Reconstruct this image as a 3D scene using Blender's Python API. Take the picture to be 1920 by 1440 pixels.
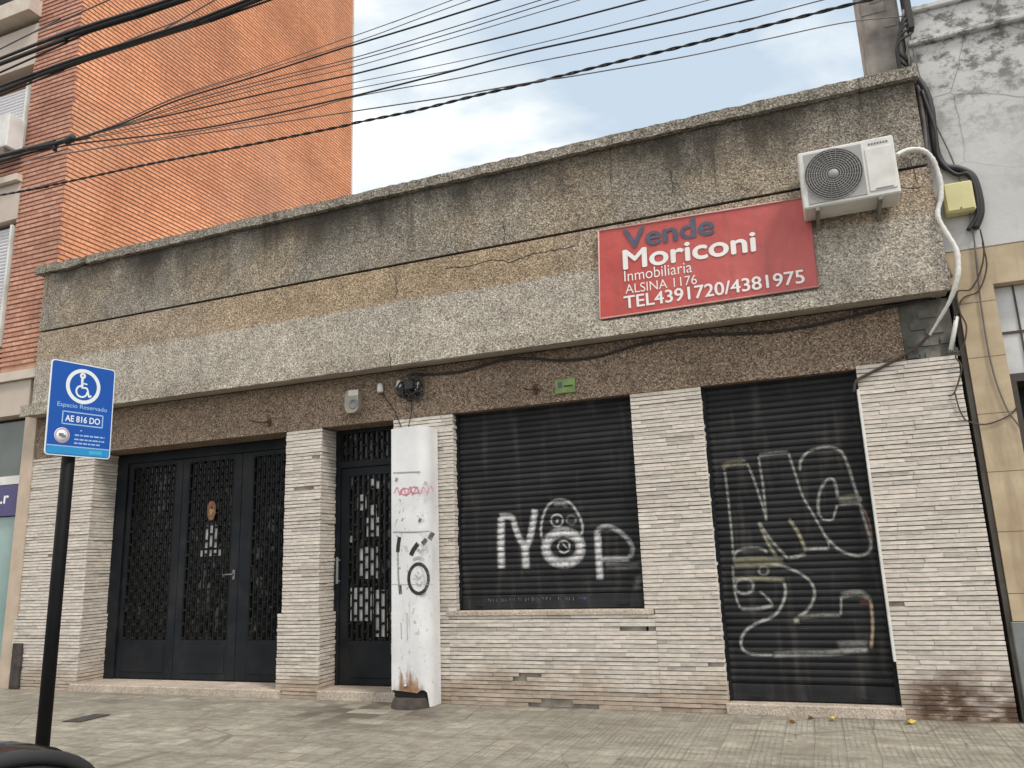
import bpy, math, random
import numpy as np
from mathutils import Vector, Matrix
random.seed(7)
SC = bpy.context.scene
for _o in list(bpy.data.objects): bpy.data.objects.remove(_o)

# ------------------------------------------------------------------ camera
YAW, PITCH, ROLL, FPX = -0.364544808, 0.221786423, -0.0364047093, 1452.80958
CAM = np.array([0.0, -7.04, 1.31076])
_f = np.array([math.sin(YAW)*math.cos(PITCH), math.cos(YAW)*math.cos(PITCH), math.sin(PITCH)])
_r = np.array([math.cos(YAW), -math.sin(YAW), 0.0]); _u = np.cross(_r, _f)
RX = _r*math.cos(ROLL)+_u*math.sin(ROLL); UX = -_r*math.sin(ROLL)+_u*math.cos(ROLL); FX = _f
cam = bpy.data.cameras.new("camera"); camo = bpy.data.objects.new("camera", cam); SC.collection.objects.link(camo)
cam.sensor_fit = 'HORIZONTAL'; cam.sensor_width = 36.0; cam.lens = FPX/1920*36; cam.clip_start = .05; cam.clip_end = 600
mw = Matrix.Identity(4)
for i in range(3):
    mw[i][0] = RX[i]; mw[i][1] = UX[i]; mw[i][2] = -FX[i]; mw[i][3] = CAM[i]
camo.matrix_world = mw
SC.camera = camo
def ray(x, y):
    d = FX*FPX+RX*(x-960)-UX*(y-720); return d/np.linalg.norm(d)
def P(x, y, Y=0.0):                      # survey helper: the point of the vertical plane at depth Y seen at (x, y) of the photo
    d = ray(x, y); return tuple(CAM+d*((Y-CAM[1])/d[1]))
def D(p): return float(np.linalg.norm(np.array(p)-CAM))

# ------------------------------------------------------------------ light
SUN_EL, SUN_AZ = math.radians(54), math.radians(122)     # azimuth clockwise from +Y
w = bpy.data.worlds.new("World"); SC.world = w; w.use_nodes = True
nt = w.node_tree; nt.nodes.clear()
def N(nt, t, **kw):
    n = nt.nodes.new(t)
    for k, v in kw.items():
        if k.startswith('i_'): n.inputs[k[2:].replace('_', ' ')].default_value = v
        else: setattr(n, k, v)
    return n
out = N(nt, 'ShaderNodeOutputWorld'); bg = N(nt, 'ShaderNodeBackground'); bg.inputs[1].default_value = 0.10
sky = N(nt, 'ShaderNodeTexSky', sky_type='NISHITA', sun_disc=False, sun_elevation=SUN_EL, sun_rotation=SUN_AZ, air_density=1.0, dust_density=2.5)
tc = N(nt, 'ShaderNodeTexCoord')
mp = N(nt, 'ShaderNodeMapping'); mp.inputs['Scale'].default_value = (1.0, 1.0, 2.2)
n1 = N(nt, 'ShaderNodeTexNoise', i_Scale=3.4, i_Detail=8.0, i_Roughness=.55, i_Distortion=.35)
n2 = N(nt, 'ShaderNodeTexNoise', i_Scale=1.1, i_Detail=3.0)
L = nt.links.new
L(tc.outputs['Generated'], mp.inputs[0]); L(mp.outputs[0], n1.inputs['Vector']); L(mp.outputs[0], n2.inputs['Vector'])
sx = N(nt, 'ShaderNodeSeparateXYZ'); L(tc.outputs['Generated'], sx.inputs[0])
# the cloud sheet is thinnest and brightest towards the left of the street, heavier to the right
mr = N(nt, 'ShaderNodeMapRange'); mr.inputs[1].default_value = -.56; mr.inputs[2].default_value = -.06; mr.inputs[3].default_value = .26; mr.inputs[4].default_value = -.16
L(sx.outputs[0], mr.inputs[0])
ad = N(nt, 'ShaderNodeMath', operation='ADD'); L(mr.outputs[0], ad.inputs[1])
ct = N(nt, 'ShaderNodeMapRange'); L(n1.outputs[0], ct.inputs[0])
for _k, _v in enumerate((.3, .7, .18, .82)): ct.inputs[_k+1].default_value = _v
sy = N(nt, 'ShaderNodeMapRange'); L(sx.outputs[1], sy.inputs[0])      # sky brightened behind the viewer, on the sun side, as added facade fill
for _k, _v in enumerate((.25, -.35, 0., .34)): sy.inputs[_k+1].default_value = _v
ad0 = N(nt, 'ShaderNodeMath', operation='ADD'); L(ct.outputs[0], ad0.inputs[0]); L(sy.outputs[0], ad0.inputs[1]); L(ad0.outputs[0], ad.inputs[0])
cr = N(nt, 'ShaderNodeValToRGB'); L(ad.outputs[0], cr.inputs[0])
e = cr.color_ramp.elements; e[0].position = .30; e[0].color = (3.9, 4.65, 5.45, 1); e[1].position = .78; e[1].color = (9.8, 9.7, 9.4, 1)
m_ = e.new(.50); m_.color = (5.3, 5.8, 6.15, 1); m_ = e.new(.60); m_.color = (6.6, 6.9, 7.0, 1)
mx = N(nt, 'ShaderNodeMix', data_type='RGBA'); mx.inputs[0].default_value = .93
L(sky.outputs[0], mx.inputs[6]); L(cr.outputs[0], mx.inputs[7]); L(mx.outputs[2], bg.inputs[0]); L(bg.outputs[0], out.inputs[0])
sl = bpy.data.lights.new("sun", 'SUN'); sl.energy = 1.5; sl.angle = math.radians(10); sl.color = (1, .92, .82)
so = bpy.data.objects.new("sun", sl); SC.collection.objects.link(so)
sd = Vector((math.sin(SUN_AZ)*math.cos(SUN_EL), math.cos(SUN_AZ)*math.cos(SUN_EL), math.sin(SUN_EL)))
so.rotation_euler = sd.to_track_quat('Z', 'Y').to_euler(); so.location = (6, -8, 14)
SC.view_settings.view_transform = 'Standard'; SC.view_settings.look = 'None'; SC.view_settings.gamma = 1
SC.view_settings.exposure = 0.70

# ------------------------------------------------------------------ mesh helpers
WL = {}
class MB:
    def __init__(s): s.v = []; s.f = []; s.c = []; s.col = (1, 1, 1, 1); s.use = False; s.smooth = []
    def add(s, vs, fs, col=None, smooth=False):
        b = len(s.v); s.v += [tuple(map(float, q)) for q in vs]; s.f += [tuple(i+b for i in f) for f in fs]
        if col is not None: s.use = True
        cc = col or s.col
        if isinstance(cc, list): s.c += cc
        else: s.c += [cc]*len(vs)
        s.smooth += [smooth]*len(fs)
    def box(s, x0, x1, y0, y1, z0, z1, col=None):
        s.add([(x0,y0,z0),(x1,y0,z0),(x1,y1,z0),(x0,y1,z0),(x0,y0,z1),(x1,y0,z1),(x1,y1,z1),(x0,y1,z1)],
              [(0,3,2,1),(4,5,6,7),(0,1,5,4),(1,2,6,5),(2,3,7,6),(3,0,4,7)], col)
    def bbox(s, x0, x1, y0, y1, z0, z1, b=.01, col=None):     # box with chamfered edges
        vs = []; idx = {}
        X = (x0, x1); Y = (y0, y1); Z = (z0, z1)
        for i in (0,1):
            for j in (0,1):
                for k in (0,1):
                    sx, sy, sz = (1,-1)[i], (1,-1)[j], (1,-1)[k]
                    idx[i,j,k,'x'] = len(vs); vs.append((X[i], Y[j]+sy*b, Z[k]+sz*b))
                    idx[i,j,k,'y'] = len(vs); vs.append((X[i]+sx*b, Y[j], Z[k]+sz*b))
                    idx[i,j,k,'z'] = len(vs); vs.append((X[i]+sx*b, Y[j]+sy*b, Z[k]))
        fs = []
        for i in (0,1): fs.append([idx[i,j,k,'x'] for j,k in ((0,0),(1,0),(1,1),(0,1))][::(1 if i else -1)])
        for j in (0,1): fs.append([idx[i,j,k,'y'] for i,k in ((0,0),(1,0),(1,1),(0,1))][::(-1 if j else 1)])
        for k in (0,1): fs.append([idx[i,j,k,'z'] for i,j in ((0,0),(1,0),(1,1),(0,1))][::(1 if k else -1)])
        for j in (0,1):
            for k in (0,1): fs.append([idx[0,j,k,'y'],idx[1,j,k,'y'],idx[1,j,k,'z'],idx[0,j,k,'z']])
        for i in (0,1):
            for k in (0,1): fs.append([idx[i,0,k,'x'],idx[i,1,k,'x'],idx[i,1,k,'z'],idx[i,0,k,'z']])
        for i in (0,1):
            for j in (0,1): fs.append([idx[i,j,0,'x'],idx[i,j,1,'x'],idx[i,j,1,'y'],idx[i,j,0,'y']])
        for i in (0,1):
            for j in (0,1):
                for k in (0,1): fs.append([idx[i,j,k,'x'],idx[i,j,k,'y'],idx[i,j,k,'z']])
        s.add(vs, fs, col); s.fix = True
    def tube(s, pts, r, n=8, col=None, cap=True):
        pts = [Vector(p) for p in pts]
        rs = r if isinstance(r, (list, tuple)) else [r]*len(pts)
        vs = []; fs = []; up = None
        for i, p in enumerate(pts):
            t = (pts[min(i+1, len(pts)-1)]-pts[max(i-1, 0)]).normalized()
            if up is None:
                up = Vector((0,0,1)) if abs(t.z) < .9 else Vector((1,0,0))
            a = up-t*up.dot(t)
            if a.length < 1e-6: a = t.orthogonal()
            a.normalize(); b = t.cross(a); up = a
            for k in range(n):
                an = 2*math.pi*k/n; vs.append(p+(a*math.cos(an)+b*math.sin(an))*rs[i])
        for i in range(len(pts)-1):
            for k in range(n):
                k2 = (k+1) % n; fs.append((i*n+k, i*n+k2, (i+1)*n+k2, (i+1)*n+k))
        if cap: fs.append(tuple(range(n))[::-1]); fs.append(tuple((len(pts)-1)*n+k for k in range(n)))
        s.add(vs, fs, col, True)
    def prism(s, prof, axis, a0, a1, col=None, smooth=False):   # closed 2-D profile swept along an axis
        n = len(prof); vs = []
        for a in (a0, a1):
            for (p, q) in prof:
                vs.append({'x': (a,p,q), 'y': (p,a,q), 'z': (p,q,a)}[axis])
        fs = [tuple(range(n)), tuple(range(n, 2*n))[::-1]]+[(i, n+i, n+(i+1)%n, (i+1)%n) for i in range(n)]
        s.add(vs, fs, col); s.fix = True
    def lathe(s, c, ax, prof, n=24, col=None):                  # profile (r, h) about an axis through c
        ax = Vector(ax).normalized(); a = ax.orthogonal().normalized(); b = ax.cross(a); c = Vector(c); vs = []; fs = []
        for r, h in prof:
            for k in range(n):
                an = 2*math.pi*k/n; vs.append(c+ax*h+(a*math.cos(an)+b*math.sin(an))*r)
        for i in range(len(prof)-1):
            for k in range(n):
                k2 = (k+1) % n; fs.append((i*n+k, i*n+k2, (i+1)*n+k2, (i+1)*n+k))
        s.add(vs, fs, col, True)
    fix = False
    def build(s, name, mat, parent=None, org=None, smooth=None):
        if parent is not None: org = WL[parent.name]
        elif org is None:
            a = np.array(s.v); org = ((a[:,0].min()+a[:,0].max())/2, (a[:,1].min()+a[:,1].max())/2, a[:,2].min())
        me = bpy.data.meshes.new(name)
        me.from_pydata([(x-org[0], y-org[1], z-org[2]) for x, y, z in s.v], [], s.f)
        if s.fix:
            import bmesh
            bm = bmesh.new(); bm.from_mesh(me); bmesh.ops.recalc_face_normals(bm, faces=bm.faces); bm.to_mesh(me); bm.free()
        if s.use:
            ca = me.color_attributes.new('tint', 'FLOAT_COLOR', 'POINT')
            ca.data.foreach_set('color', np.array(s.c, dtype=np.float32).ravel())
        me.polygons.foreach_set('use_smooth', s.smooth if smooth is None else [smooth]*len(s.f))
        me.materials.append(mat); me.update()
        o = bpy.data.objects.new(name, me); SC.collection.objects.link(o)
        if parent is not None: o.parent = parent
        else: o.location = org
        WL[o.name] = org
        return o
def tag(o, label=None, cat=None, group=None, kind=None):
    for k, v in (('label', label), ('category', cat), ('group', group), ('kind', kind)):
        if v: o[k] = v
    return o
def thing(name, loc, label, cat, group=None):
    o = bpy.data.objects.new(name, None); SC.collection.objects.link(o); o.location = loc; o.empty_display_size = .2
    WL[o.name] = tuple(loc); return tag(o, label, cat, group)
def spline(pts, k=8):
    pts = [np.array(p, float) for p in pts]; o = []
    ext = [2*pts[0]-pts[1]]+pts+[2*pts[-1]-pts[-2]]
    for i in range(1, len(ext)-2):
        p0, p1, p2, p3 = ext[i-1:i+3]
        for j in range(k):
            t = j/k; o.append(.5*((2*p1)+(-p0+p2)*t+(2*p0-5*p1+4*p2-p3)*t*t+(-p0+3*p1-3*p2+p3)*t**3))
    o.append(pts[-1]); return o
def text_on(body, bl, br, h, n, mat, parent, name='lettering', bold=0.0, eps=.003, squash=True):
    cu = bpy.data.curves.new('tmp', 'FONT'); cu.body = body; cu.offset = bold; cu.size = 1; cu.extrude = 0
    to = bpy.data.objects.new('tmp', cu); SC.collection.objects.link(to)
    dg = bpy.context.evaluated_depsgraph_get(); me = bpy.data.meshes.new_from_object(to.evaluated_get(dg))
    bpy.data.objects.remove(to); bpy.data.curves.remove(cu)
    a = np.array([v.co[:] for v in me.vertices]); x0, x1 = a[:,0].min(), a[:,0].max(); y1 = a[:,1].max()
    bl = np.array(bl, float); br = np.array(br, float); n = np.array(n, float); xd = br-bl; wd = np.linalg.norm(xd); xd /= wd
    up = np.cross(n, xd); up /= np.linalg.norm(up)
    m = MB(); m.v = [tuple(bl+xd*((q[0]-x0)/(x1-x0)*wd)+up*(q[1]/y1*h)+n*eps) for q in a]
    m.f = [tuple(p.vertices) for p in me.polygons]; m.c = [(1,1,1,1)]*len(m.v); m.smooth = [False]*len(m.f)
    bpy.data.meshes.remove(me)
    return m
def stroke(m, pts, wdt, o, xd, up, n, eps=.003, col=None, k=6):
    """flat painted stroke on a plane: pts in plane units"""
    o, xd, up, n = [np.array(q, float) for q in (o, xd, up, n)]
    pts = spline([(a, b) for a, b in pts], k) if len(pts) > 2 else [np.array(q, float) for q in pts]
    for i in range(len(pts)-1):
        a, b = pts[i], pts[i+1]; d = b-a; l = np.linalg.norm(d)
        if l < 1e-9: continue
        d /= l; q = np.array([-d[1], d[0]])*wdt/2; e = d*wdt*.18
        vs = [a-q-e, b-q+e, b+q+e, a+q-e]; ee = eps+i*.00001
        m.add([o+xd*v[0]+up*v[1]+n*ee for v in vs], [(0,1,2,3)], col)

# ------------------------------------------------------------------ materials
def newmat(name):
    m = bpy.data.materials.new(name); m.use_nodes = True; nt = m.node_tree
    b = nt.nodes['Principled BSDF']; return m, nt, b
def ramp(nt, src, stops):
    r = N(nt, 'ShaderNodeValToRGB'); e = r.color_ramp.elements
    e[0].position, e[0].color = stops[0][0], (*stops[0][1], 1); e[1].position, e[1].color = stops[-1][0], (*stops[-1][1], 1)
    for p, c in stops[1:-1]: q = e.new(p); q.color = (*c, 1)
    nt.links.new(src, r.inputs[0]); return r.outputs[0]
def mix(nt, fac, a, b, mode='MIX'):
    m = N(nt, 'ShaderNodeMix', data_type='RGBA', blend_type=mode)
    for i, v in ((0, fac), (6, a), (7, b)):
        if isinstance(v, (int, float)): m.inputs[i].default_value = v
        elif isinstance(v, tuple): m.inputs[i].default_value = (*v[:3], 1)
        else: nt.links.new(v, m.inputs[i])
    return m.outputs[2]
def math_(nt, op, a, b=None, c=None, clamp=False):
    m = N(nt, 'ShaderNodeMath', operation=op); m.use_clamp = clamp
    for i, v in enumerate((a, b, c)):
        if v is None: continue
        if isinstance(v, (int, float)): m.inputs[i].default_value = v
        else: nt.links.new(v, m.inputs[i])
    return m.outputs[0]
def pos(nt, scale=(1,1,1)):
    g = N(nt, 'ShaderNodeNewGeometry'); mp = N(nt, 'ShaderNodeMapping'); mp.inputs['Scale'].default_value = scale
    nt.links.new(g.outputs['Position'], mp.inputs[0]); return mp.outputs[0]
def noise(nt, scale, detail=4, vec=None, rough=.55):
    n = N(nt, 'ShaderNodeTexNoise', i_Scale=scale, i_Detail=float(detail), i_Roughness=rough)
    nt.links.new(vec if vec is not None else pos(nt), n.inputs['Vector']); return n.outputs[0]
def xyz(nt):
    g = N(nt, 'ShaderNodeNewGeometry'); s = N(nt, 'ShaderNodeSeparateXYZ'); nt.links.new(g.outputs['Position'], s.inputs[0]); return s.outputs
def mrange(nt, v, a, b, c=0., d=1., smooth=True):
    m = N(nt, 'ShaderNodeMapRange'); m.interpolation_type = 'SMOOTHSTEP' if smooth else 'LINEAR'
    for i, q in enumerate((a, b, c, d)): m.inputs[i+1].default_value = q
    nt.links.new(v, m.inputs[0]); return m.outputs[0]
def bump(nt, b, h, dist=.01, strength=.6):
    n = N(nt, 'ShaderNodeBump'); n.inputs['Strength'].default_value = strength; n.inputs['Distance'].default_value = dist
    nt.links.new(h, n.inputs['Height']); nt.links.new(n.outputs[0], b.inputs['Normal'])
def plain(name, col, rough=.6, metal=0., var=.12, scale=6., spec=.5, dirt=None):
    m, nt, b = newmat(name); n = noise(nt, scale, 5)
    c = ramp(nt, n, [(.3, tuple(q*(1-var) for q in col)), (.7, tuple(min(1, q*(1+var)) for q in col))])
    if dirt:
        d = ramp(nt, noise(nt, scale*.45, 6), [(.5, (0,0,0)), (.72, (1,1,1))]); c = mix(nt, math_(nt, 'MULTIPLY', d, dirt[3]), c, dirt[:3])
    nt.links.new(c, b.inputs['Base Color']); b.inputs['Roughness'].default_value = rough; b.inputs['Metallic'].default_value = metal
    b.inputs['Specular IOR Level'].default_value = spec
    return m
def granite(name, stops, scale=90., stain=None, zmix=None, tint=None, gold=False):
    """washed granite render: loose grains of stone in cement"""
    m, nt, b = newmat(name)
    v = N(nt, 'ShaderNodeTexVoronoi', i_Scale=scale); nt.links.new(pos(nt), v.inputs['Vector'])
    sp = N(nt, 'ShaderNodeSeparateColor'); nt.links.new(v.outputs['Color'], sp.inputs[0])
    c = ramp(nt, sp.outputs[0], stops)
    if zmix:                                   # a second run of render laid above an uneven line
        z = xyz(nt)[2]; zz = math_(nt, 'ADD', z, math_(nt, 'MULTIPLY', math_(nt, 'SUBTRACT', noise(nt, 2.5, 5), .5), .10))
        c = mix(nt, mrange(nt, zz, zmix[0]-.03, zmix[0]+.03), c, ramp(nt, sp.outputs[0], zmix[1]))
    big = noise(nt, 1.3, 4)
    c = mix(nt, 1., c, ramp(nt, noise(nt, 5., 6, None, .65), [(.32,(.80,.79,.78)), (.66,(1.12,1.12,1.11))]), 'MULTIPLY')
    c = mix(nt, 1.0, c, ramp(nt, big, [(.3, (.86,.86,.85)), (.7, (1.1,1.08,1.05))]), 'MULTIPLY')
    if gold:                                   # honey-coloured batch of render in the middle of the band
        X = xyz(nt); wob = math_(nt, 'MULTIPLY', math_(nt, 'SUBTRACT', noise(nt, 1.1, 4), .5), 2.2); xx = math_(nt, 'ADD', X[0], wob)
        gm = math_(nt, 'MULTIPLY', math_(nt, 'MULTIPLY', mrange(nt, xx, -7.2, -5.2), mrange(nt, xx, -1.4, -2.6)), mrange(nt, X[2], 3.97, 4.05))
        c = mix(nt, gm, c, mix(nt, 1., c, (1.01,.96,.85), 'MULTIPLY'))
    if tint: c = mix(nt, mrange(nt, noise(nt, .8, 4), .42, .68), c, mix(nt, 1., c, tint, 'MULTIPLY'))
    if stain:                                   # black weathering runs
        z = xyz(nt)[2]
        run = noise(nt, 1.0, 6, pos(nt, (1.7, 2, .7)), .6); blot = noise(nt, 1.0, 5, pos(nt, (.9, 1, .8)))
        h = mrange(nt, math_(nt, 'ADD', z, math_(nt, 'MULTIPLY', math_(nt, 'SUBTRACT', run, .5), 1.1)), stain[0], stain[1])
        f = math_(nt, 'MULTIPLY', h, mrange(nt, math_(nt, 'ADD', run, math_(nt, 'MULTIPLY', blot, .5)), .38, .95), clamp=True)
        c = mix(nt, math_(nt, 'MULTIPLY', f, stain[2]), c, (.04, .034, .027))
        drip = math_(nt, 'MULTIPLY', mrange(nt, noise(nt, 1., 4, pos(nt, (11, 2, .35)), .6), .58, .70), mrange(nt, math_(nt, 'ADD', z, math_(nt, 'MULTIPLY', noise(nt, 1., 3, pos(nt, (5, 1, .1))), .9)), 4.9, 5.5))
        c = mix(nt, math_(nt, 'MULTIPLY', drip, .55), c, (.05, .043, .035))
    nt.links.new(c, b.inputs['Base Color']); b.inputs['Roughness'].default_value = .9; b.inputs['Specular IOR Level'].default_value = .25
    bump(nt, b, v.outputs['Distance'], .008, .5)
    return m
G_GREY = [(.0,(.09,.08,.067)), (.3,(.195,.175,.149)), (.6,(.28,.255,.22)), (.85,(.37,.345,.302)), (1.,(.52,.49,.445))]
G_TAN  = [(.0,(.13,.10,.072)), (.3,(.265,.208,.155)), (.6,(.37,.30,.232)), (.85,(.47,.395,.315)), (1.,(.62,.56,.47))]
G_PALE = [(.0,(.17,.15,.126)), (.3,(.325,.295,.254)), (.6,(.435,.40,.35)), (.85,(.54,.50,.445)), (1.,(.72,.69,.62))]
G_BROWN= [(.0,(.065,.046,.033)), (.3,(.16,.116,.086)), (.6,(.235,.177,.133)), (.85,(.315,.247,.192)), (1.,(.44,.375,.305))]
M = {}
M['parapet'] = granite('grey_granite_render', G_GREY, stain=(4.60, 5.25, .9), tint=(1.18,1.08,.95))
M['band'] = granite('pale_and_tan_granite_render', G_PALE, zmix=(4.0, G_TAN), gold=True)
M['lip'] = granite('lip_granite', G_PALE, scale=80, tint=(.8,.78,.75))
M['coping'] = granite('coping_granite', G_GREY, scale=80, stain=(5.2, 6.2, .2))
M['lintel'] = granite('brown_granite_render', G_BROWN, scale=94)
M['step'] = granite('pale_terrazzo_step', [(.0,(.34,.28,.235)), (.4,(.46,.395,.335)), (1.,(.58,.52,.46))], scale=110)
M['soffit'] = plain('grey_cement', (.33,.29,.245), .9, scale=3)
M['bare'] = plain('bare_cement', (.14,.135,.12), .95, var=.45, scale=7, dirt=(.03,.03,.028,.7))
def tilemat():
    m, nt, b = newmat('split_stone_tile')
    a = N(nt, 'ShaderNodeVertexColor', layer_name='tint')
    n = noise(nt, 14, 5, pos(nt, (1,1,3)))
    c = mix(nt, 1., a.outputs[0], ramp(nt, n, [(.25,(.72,.70,.67)), (.75,(1.1,1.09,1.07))]), 'MULTIPLY')
    z = xyz(nt)
    splash = noise(nt, 1., 6, pos(nt, (1.6,1.6,3.2)), .6)
    zz = math_(nt, 'ADD', z[2], math_(nt, 'MULTIPLY', math_(nt, 'SUBTRACT', splash, .5), .9))
    f = math_(nt, 'MULTIPLY', mrange(nt, zz, .42, .02), .72)
    c = mix(nt, f, c, mix(nt, 1., c, (.56,.44,.345), 'MULTIPLY'))
    # brown water stain at the foot of the last pier
    g = math_(nt, 'MULTIPLY', mrange(nt, z[0], .42, .62), mrange(nt, math_(nt, 'ADD', z[2], math_(nt, 'MULTIPLY', math_(nt, 'SUBTRACT', splash, .5), .7)), .42, .12))
    g2 = noise(nt, 7, 5, pos(nt, (1,1,2)))
    c = mix(nt, math_(nt, 'MULTIPLY', g, mrange(nt, g2, .28, .52)), c, (.105,.062,.042))
    nt.links.new(c, b.inputs['Base Color']); b.inputs['Roughness'].default_value = .85; b.inputs['Specular IOR Level'].default_value = .3
    bump(nt, b, noise(nt, 60, 3), .004, .5)
    return m
M['tile'] = tilemat()
M['mortar'] = plain('old_mortar', (.29,.26,.22), .95, var=.35, scale=9)
def shuttermat(name, col):
    m, nt, b = newmat(name)
    n = noise(nt, 3., 6, pos(nt, (1,1,1)))
    c = ramp(nt, n, [(.3, tuple(q*.75 for q in col)), (.7, tuple(q*1.35 for q in col))])
    d = noise(nt, 1., 5, pos(nt, (9,1,1.2)))
    c = mix(nt, math_(nt, 'MULTIPLY', mrange(nt, d, .50, .75), .4), c, (.085,.08,.072))
    sl_ = noise(nt, 1., 2, pos(nt, (.35,.1,17.4))); c = mix(nt, 1., c, ramp(nt, sl_, [(.3,(.72,.72,.72)), (.7,(1.35,1.35,1.35))]), 'MULTIPLY')
    sc_ = noise(nt, 1., 6, pos(nt, (2.2,1,60)), .7); c = mix(nt, math_(nt, 'MULTIPLY', mrange(nt, sc_, .62, .72), .5), c, (.12,.115,.105))
    nt.links.new(c, b.inputs['Base Color']); b.inputs['Roughness'].default_value = .55; b.inputs['Specular IOR Level'].default_value = .22
    bump(nt, b, noise(nt, 25, 3), .003, .25)
    return m
M['shutter'] = shuttermat('dark_painted_steel_slats', (.016,.0165,.0185))
M['steel'] = plain('blue_black_door_paint', (.006,.009,.013), .55, var=.35, scale=5, spec=.2, dirt=(.05,.045,.04,.35))
M['lattice'] = plain('black_iron_lattice', (.008,.0095,.0095), .55, var=.3, scale=20, spec=.22)
def glassmat():
    m, nt, b = newmat('dark_obscure_glass')
    n = noise(nt, 9, 4); c = ramp(nt, n, [(.3,(.004,.005,.005)), (.7,(.018,.02,.019))])
    vo = N(nt, 'ShaderNodeTexVoronoi', i_Scale=9.); nt.links.new(pos(nt, (1.5,1,1)), vo.inputs['Vector']); sc = N(nt, 'ShaderNodeSeparateColor'); nt.links.new(vo.outputs['Color'], sc.inputs[0])
    c = mix(nt, math_(nt, 'MULTIPLY', mrange(nt, sc.outputs[0], .72, 1.), mrange(nt, noise(nt, 1.3, 3), .42, .62)), c, (.12,.125,.12))  # pale cells paint scattered reflections into the glass colour
    nt.links.new(c, b.inputs['Base Color']); b.inputs['Roughness'].default_value = .25; b.inputs['Specular IOR Level'].default_value = .28
    bump(nt, b, noise(nt, 24, 2), .006, .5); return m
M['glass'] = glassmat()
M['white_metal'] = plain('white_enamel', (.66,.66,.635), .5, var=.08, scale=7, dirt=(.40,.37,.31,.55))
M['aluminium'] = plain('aluminium', (.55,.56,.57), .4, metal=.6, var=.1)
M['grey_plastic'] = plain('grey_plastic', (.20,.205,.215), .55)
M['dark_plastic'] = plain('dark_plastic', (.025,.025,.027), .5)
M['black_cable'] = plain('black_cable_sheath', (.018,.018,.02), .55, var=.3, scale=12)
M['grey_cable'] = plain('weathered_grey_cable', (.13,.115,.115), .6, var=.25, scale=12)
M['brown_cable'] = plain('dusty_brown_cable', (.06,.042,.034), .7, var=.25, scale=12)
M['cream'] = plain('cream_plastic', (.30,.275,.215), .55, dirt=(.3,.26,.19,.5))
M['yellow'] = plain('yellowed_plastic', (.62,.58,.30), .5, var=.06, dirt=(.40,.36,.17,.4))
M['green'] = plain('green_plate', (.17,.26,.075), .55, var=.25, scale=14)
M['rust'] = plain('rusty_iron', (.10,.05,.03), .9, var=.5, scale=18)
M['offwhite'] = plain('blotchy_white', (.46,.465,.46), .8, var=.35, scale=9)
M['black_paint'] = plain('black_spray_paint', (.02,.02,.02), .6)
M['letter_white'] = plain('white_letter_vinyl', (.80,.78,.76), .5, var=.04)
M['letter_slate'] = plain('slate_letter_vinyl', (.075,.085,.13), .5, var=.2, scale=10)
M['sign_blue'] = plain('blue_sign_sheet', (.004,.085,.41), .35, var=.05)
M['sign_light_blue'] = plain('light_blue_sign_sheet', (.02,.27,.60), .35, var=.06)
M['sign_white'] = plain('white_sign_sheet', (.78,.84,.88), .4, var=.03)
M['sign_grey_blue'] = plain('pale_blue_print', (.33,.52,.80), .4, var=.1)
M['red'] = plain('red_print', (.55,.05,.06), .5)
def bannermat():
    m, nt, b = newmat('red_banner_vinyl')
    n = noise(nt, 1.6, 5); x = xyz(nt)
    c = ramp(nt, n, [(.3,(.44,.048,.040)), (.7,(.52,.085,.072))])
    fade = mrange(nt, math_(nt, 'ADD', x[0], math_(nt, 'MULTIPLY', n, 1.2)), -1.2, .8, 0, .34)
    c = mix(nt, fade, c, (.45,.14,.14))
    c = mix(nt, math_(nt, 'MULTIPLY', mrange(nt, noise(nt, 1., 6, pos(nt, (9,1,1.1)), .65), .50, .68), .35), c, (.22,.07,.06))
    nt.links.new(c, b.inputs['Base Color']); b.inputs['Roughness'].default_value = .42
    bump(nt, b, noise(nt, 2.6, 3, pos(nt, (1.5,1,1))), .06, .5); return m
M['banner'] = bannermat()
M['banner_edge'] = plain('pink_banner_edge', (.62,.34,.32), .5)
def brickmat(name, a, bcol, scale, axis, fade=None):
    m, nt, b = newmat(name)
    g = N(nt, 'ShaderNodeNewGeometry'); s = N(nt, 'ShaderNodeSeparateXYZ'); nt.links.new(g.outputs['Position'], s.inputs[0])
    cb = N(nt, 'ShaderNodeCombineXYZ'); nt.links.new(s.outputs[axis], cb.inputs[0]); nt.links.new(s.outputs[2], cb.inputs[1])
    br = N(nt, 'ShaderNodeTexBrick', offset=.5, i_Scale=1.0, i_Mortar_Size=.007, i_Bias=-.1)
    br.inputs['Mortar'].default_value = (a[0]*.62, a[1]*.58, a[2]*.58, 1); br.inputs['Mortar Smooth'].default_value = .2
    br.inputs['Brick Width'].default_value = .235; br.inputs['Row Height'].default_value = scale
    br.inputs['Color1'].default_value = (*a, 1); br.inputs['Color2'].default_value = (*bcol, 1)
    nt.links.new(cb.outputs[0], br.inputs['Vector'])
    c = mix(nt, 1., br.outputs[0], ramp(nt, noise(nt, .55, 4), [(.3,(.80,.77,.77)), (.7,(1.14,1.12,1.08))]), 'MULTIPLY')
    c = mix(nt, 1., c, ramp(nt, noise(nt, 18, 3), [(.3,(.80,.79,.78)), (.7,(1.16,1.14,1.12))]), 'MULTIPLY')
    c = mix(nt, 1., c, ramp(nt, noise(nt, 1., 5, pos(nt, (1.6,1.6,.28)), .62), [(.36,(.90,.88,.88)), (.55,(1,1,1))]), 'MULTIPLY')
    if fade:
        bl = noise(nt, .35, 5); c = mix(nt, math_(nt, 'MULTIPLY', mrange(nt, bl, .50, .66), .25), c, fade)
    nt.links.new(c, b.inputs['Base Color']); b.inputs['Roughness'].default_value = .85; b.inputs['Specular IOR Level'].default_value = .2
    return m
ROW = .0685
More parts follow.
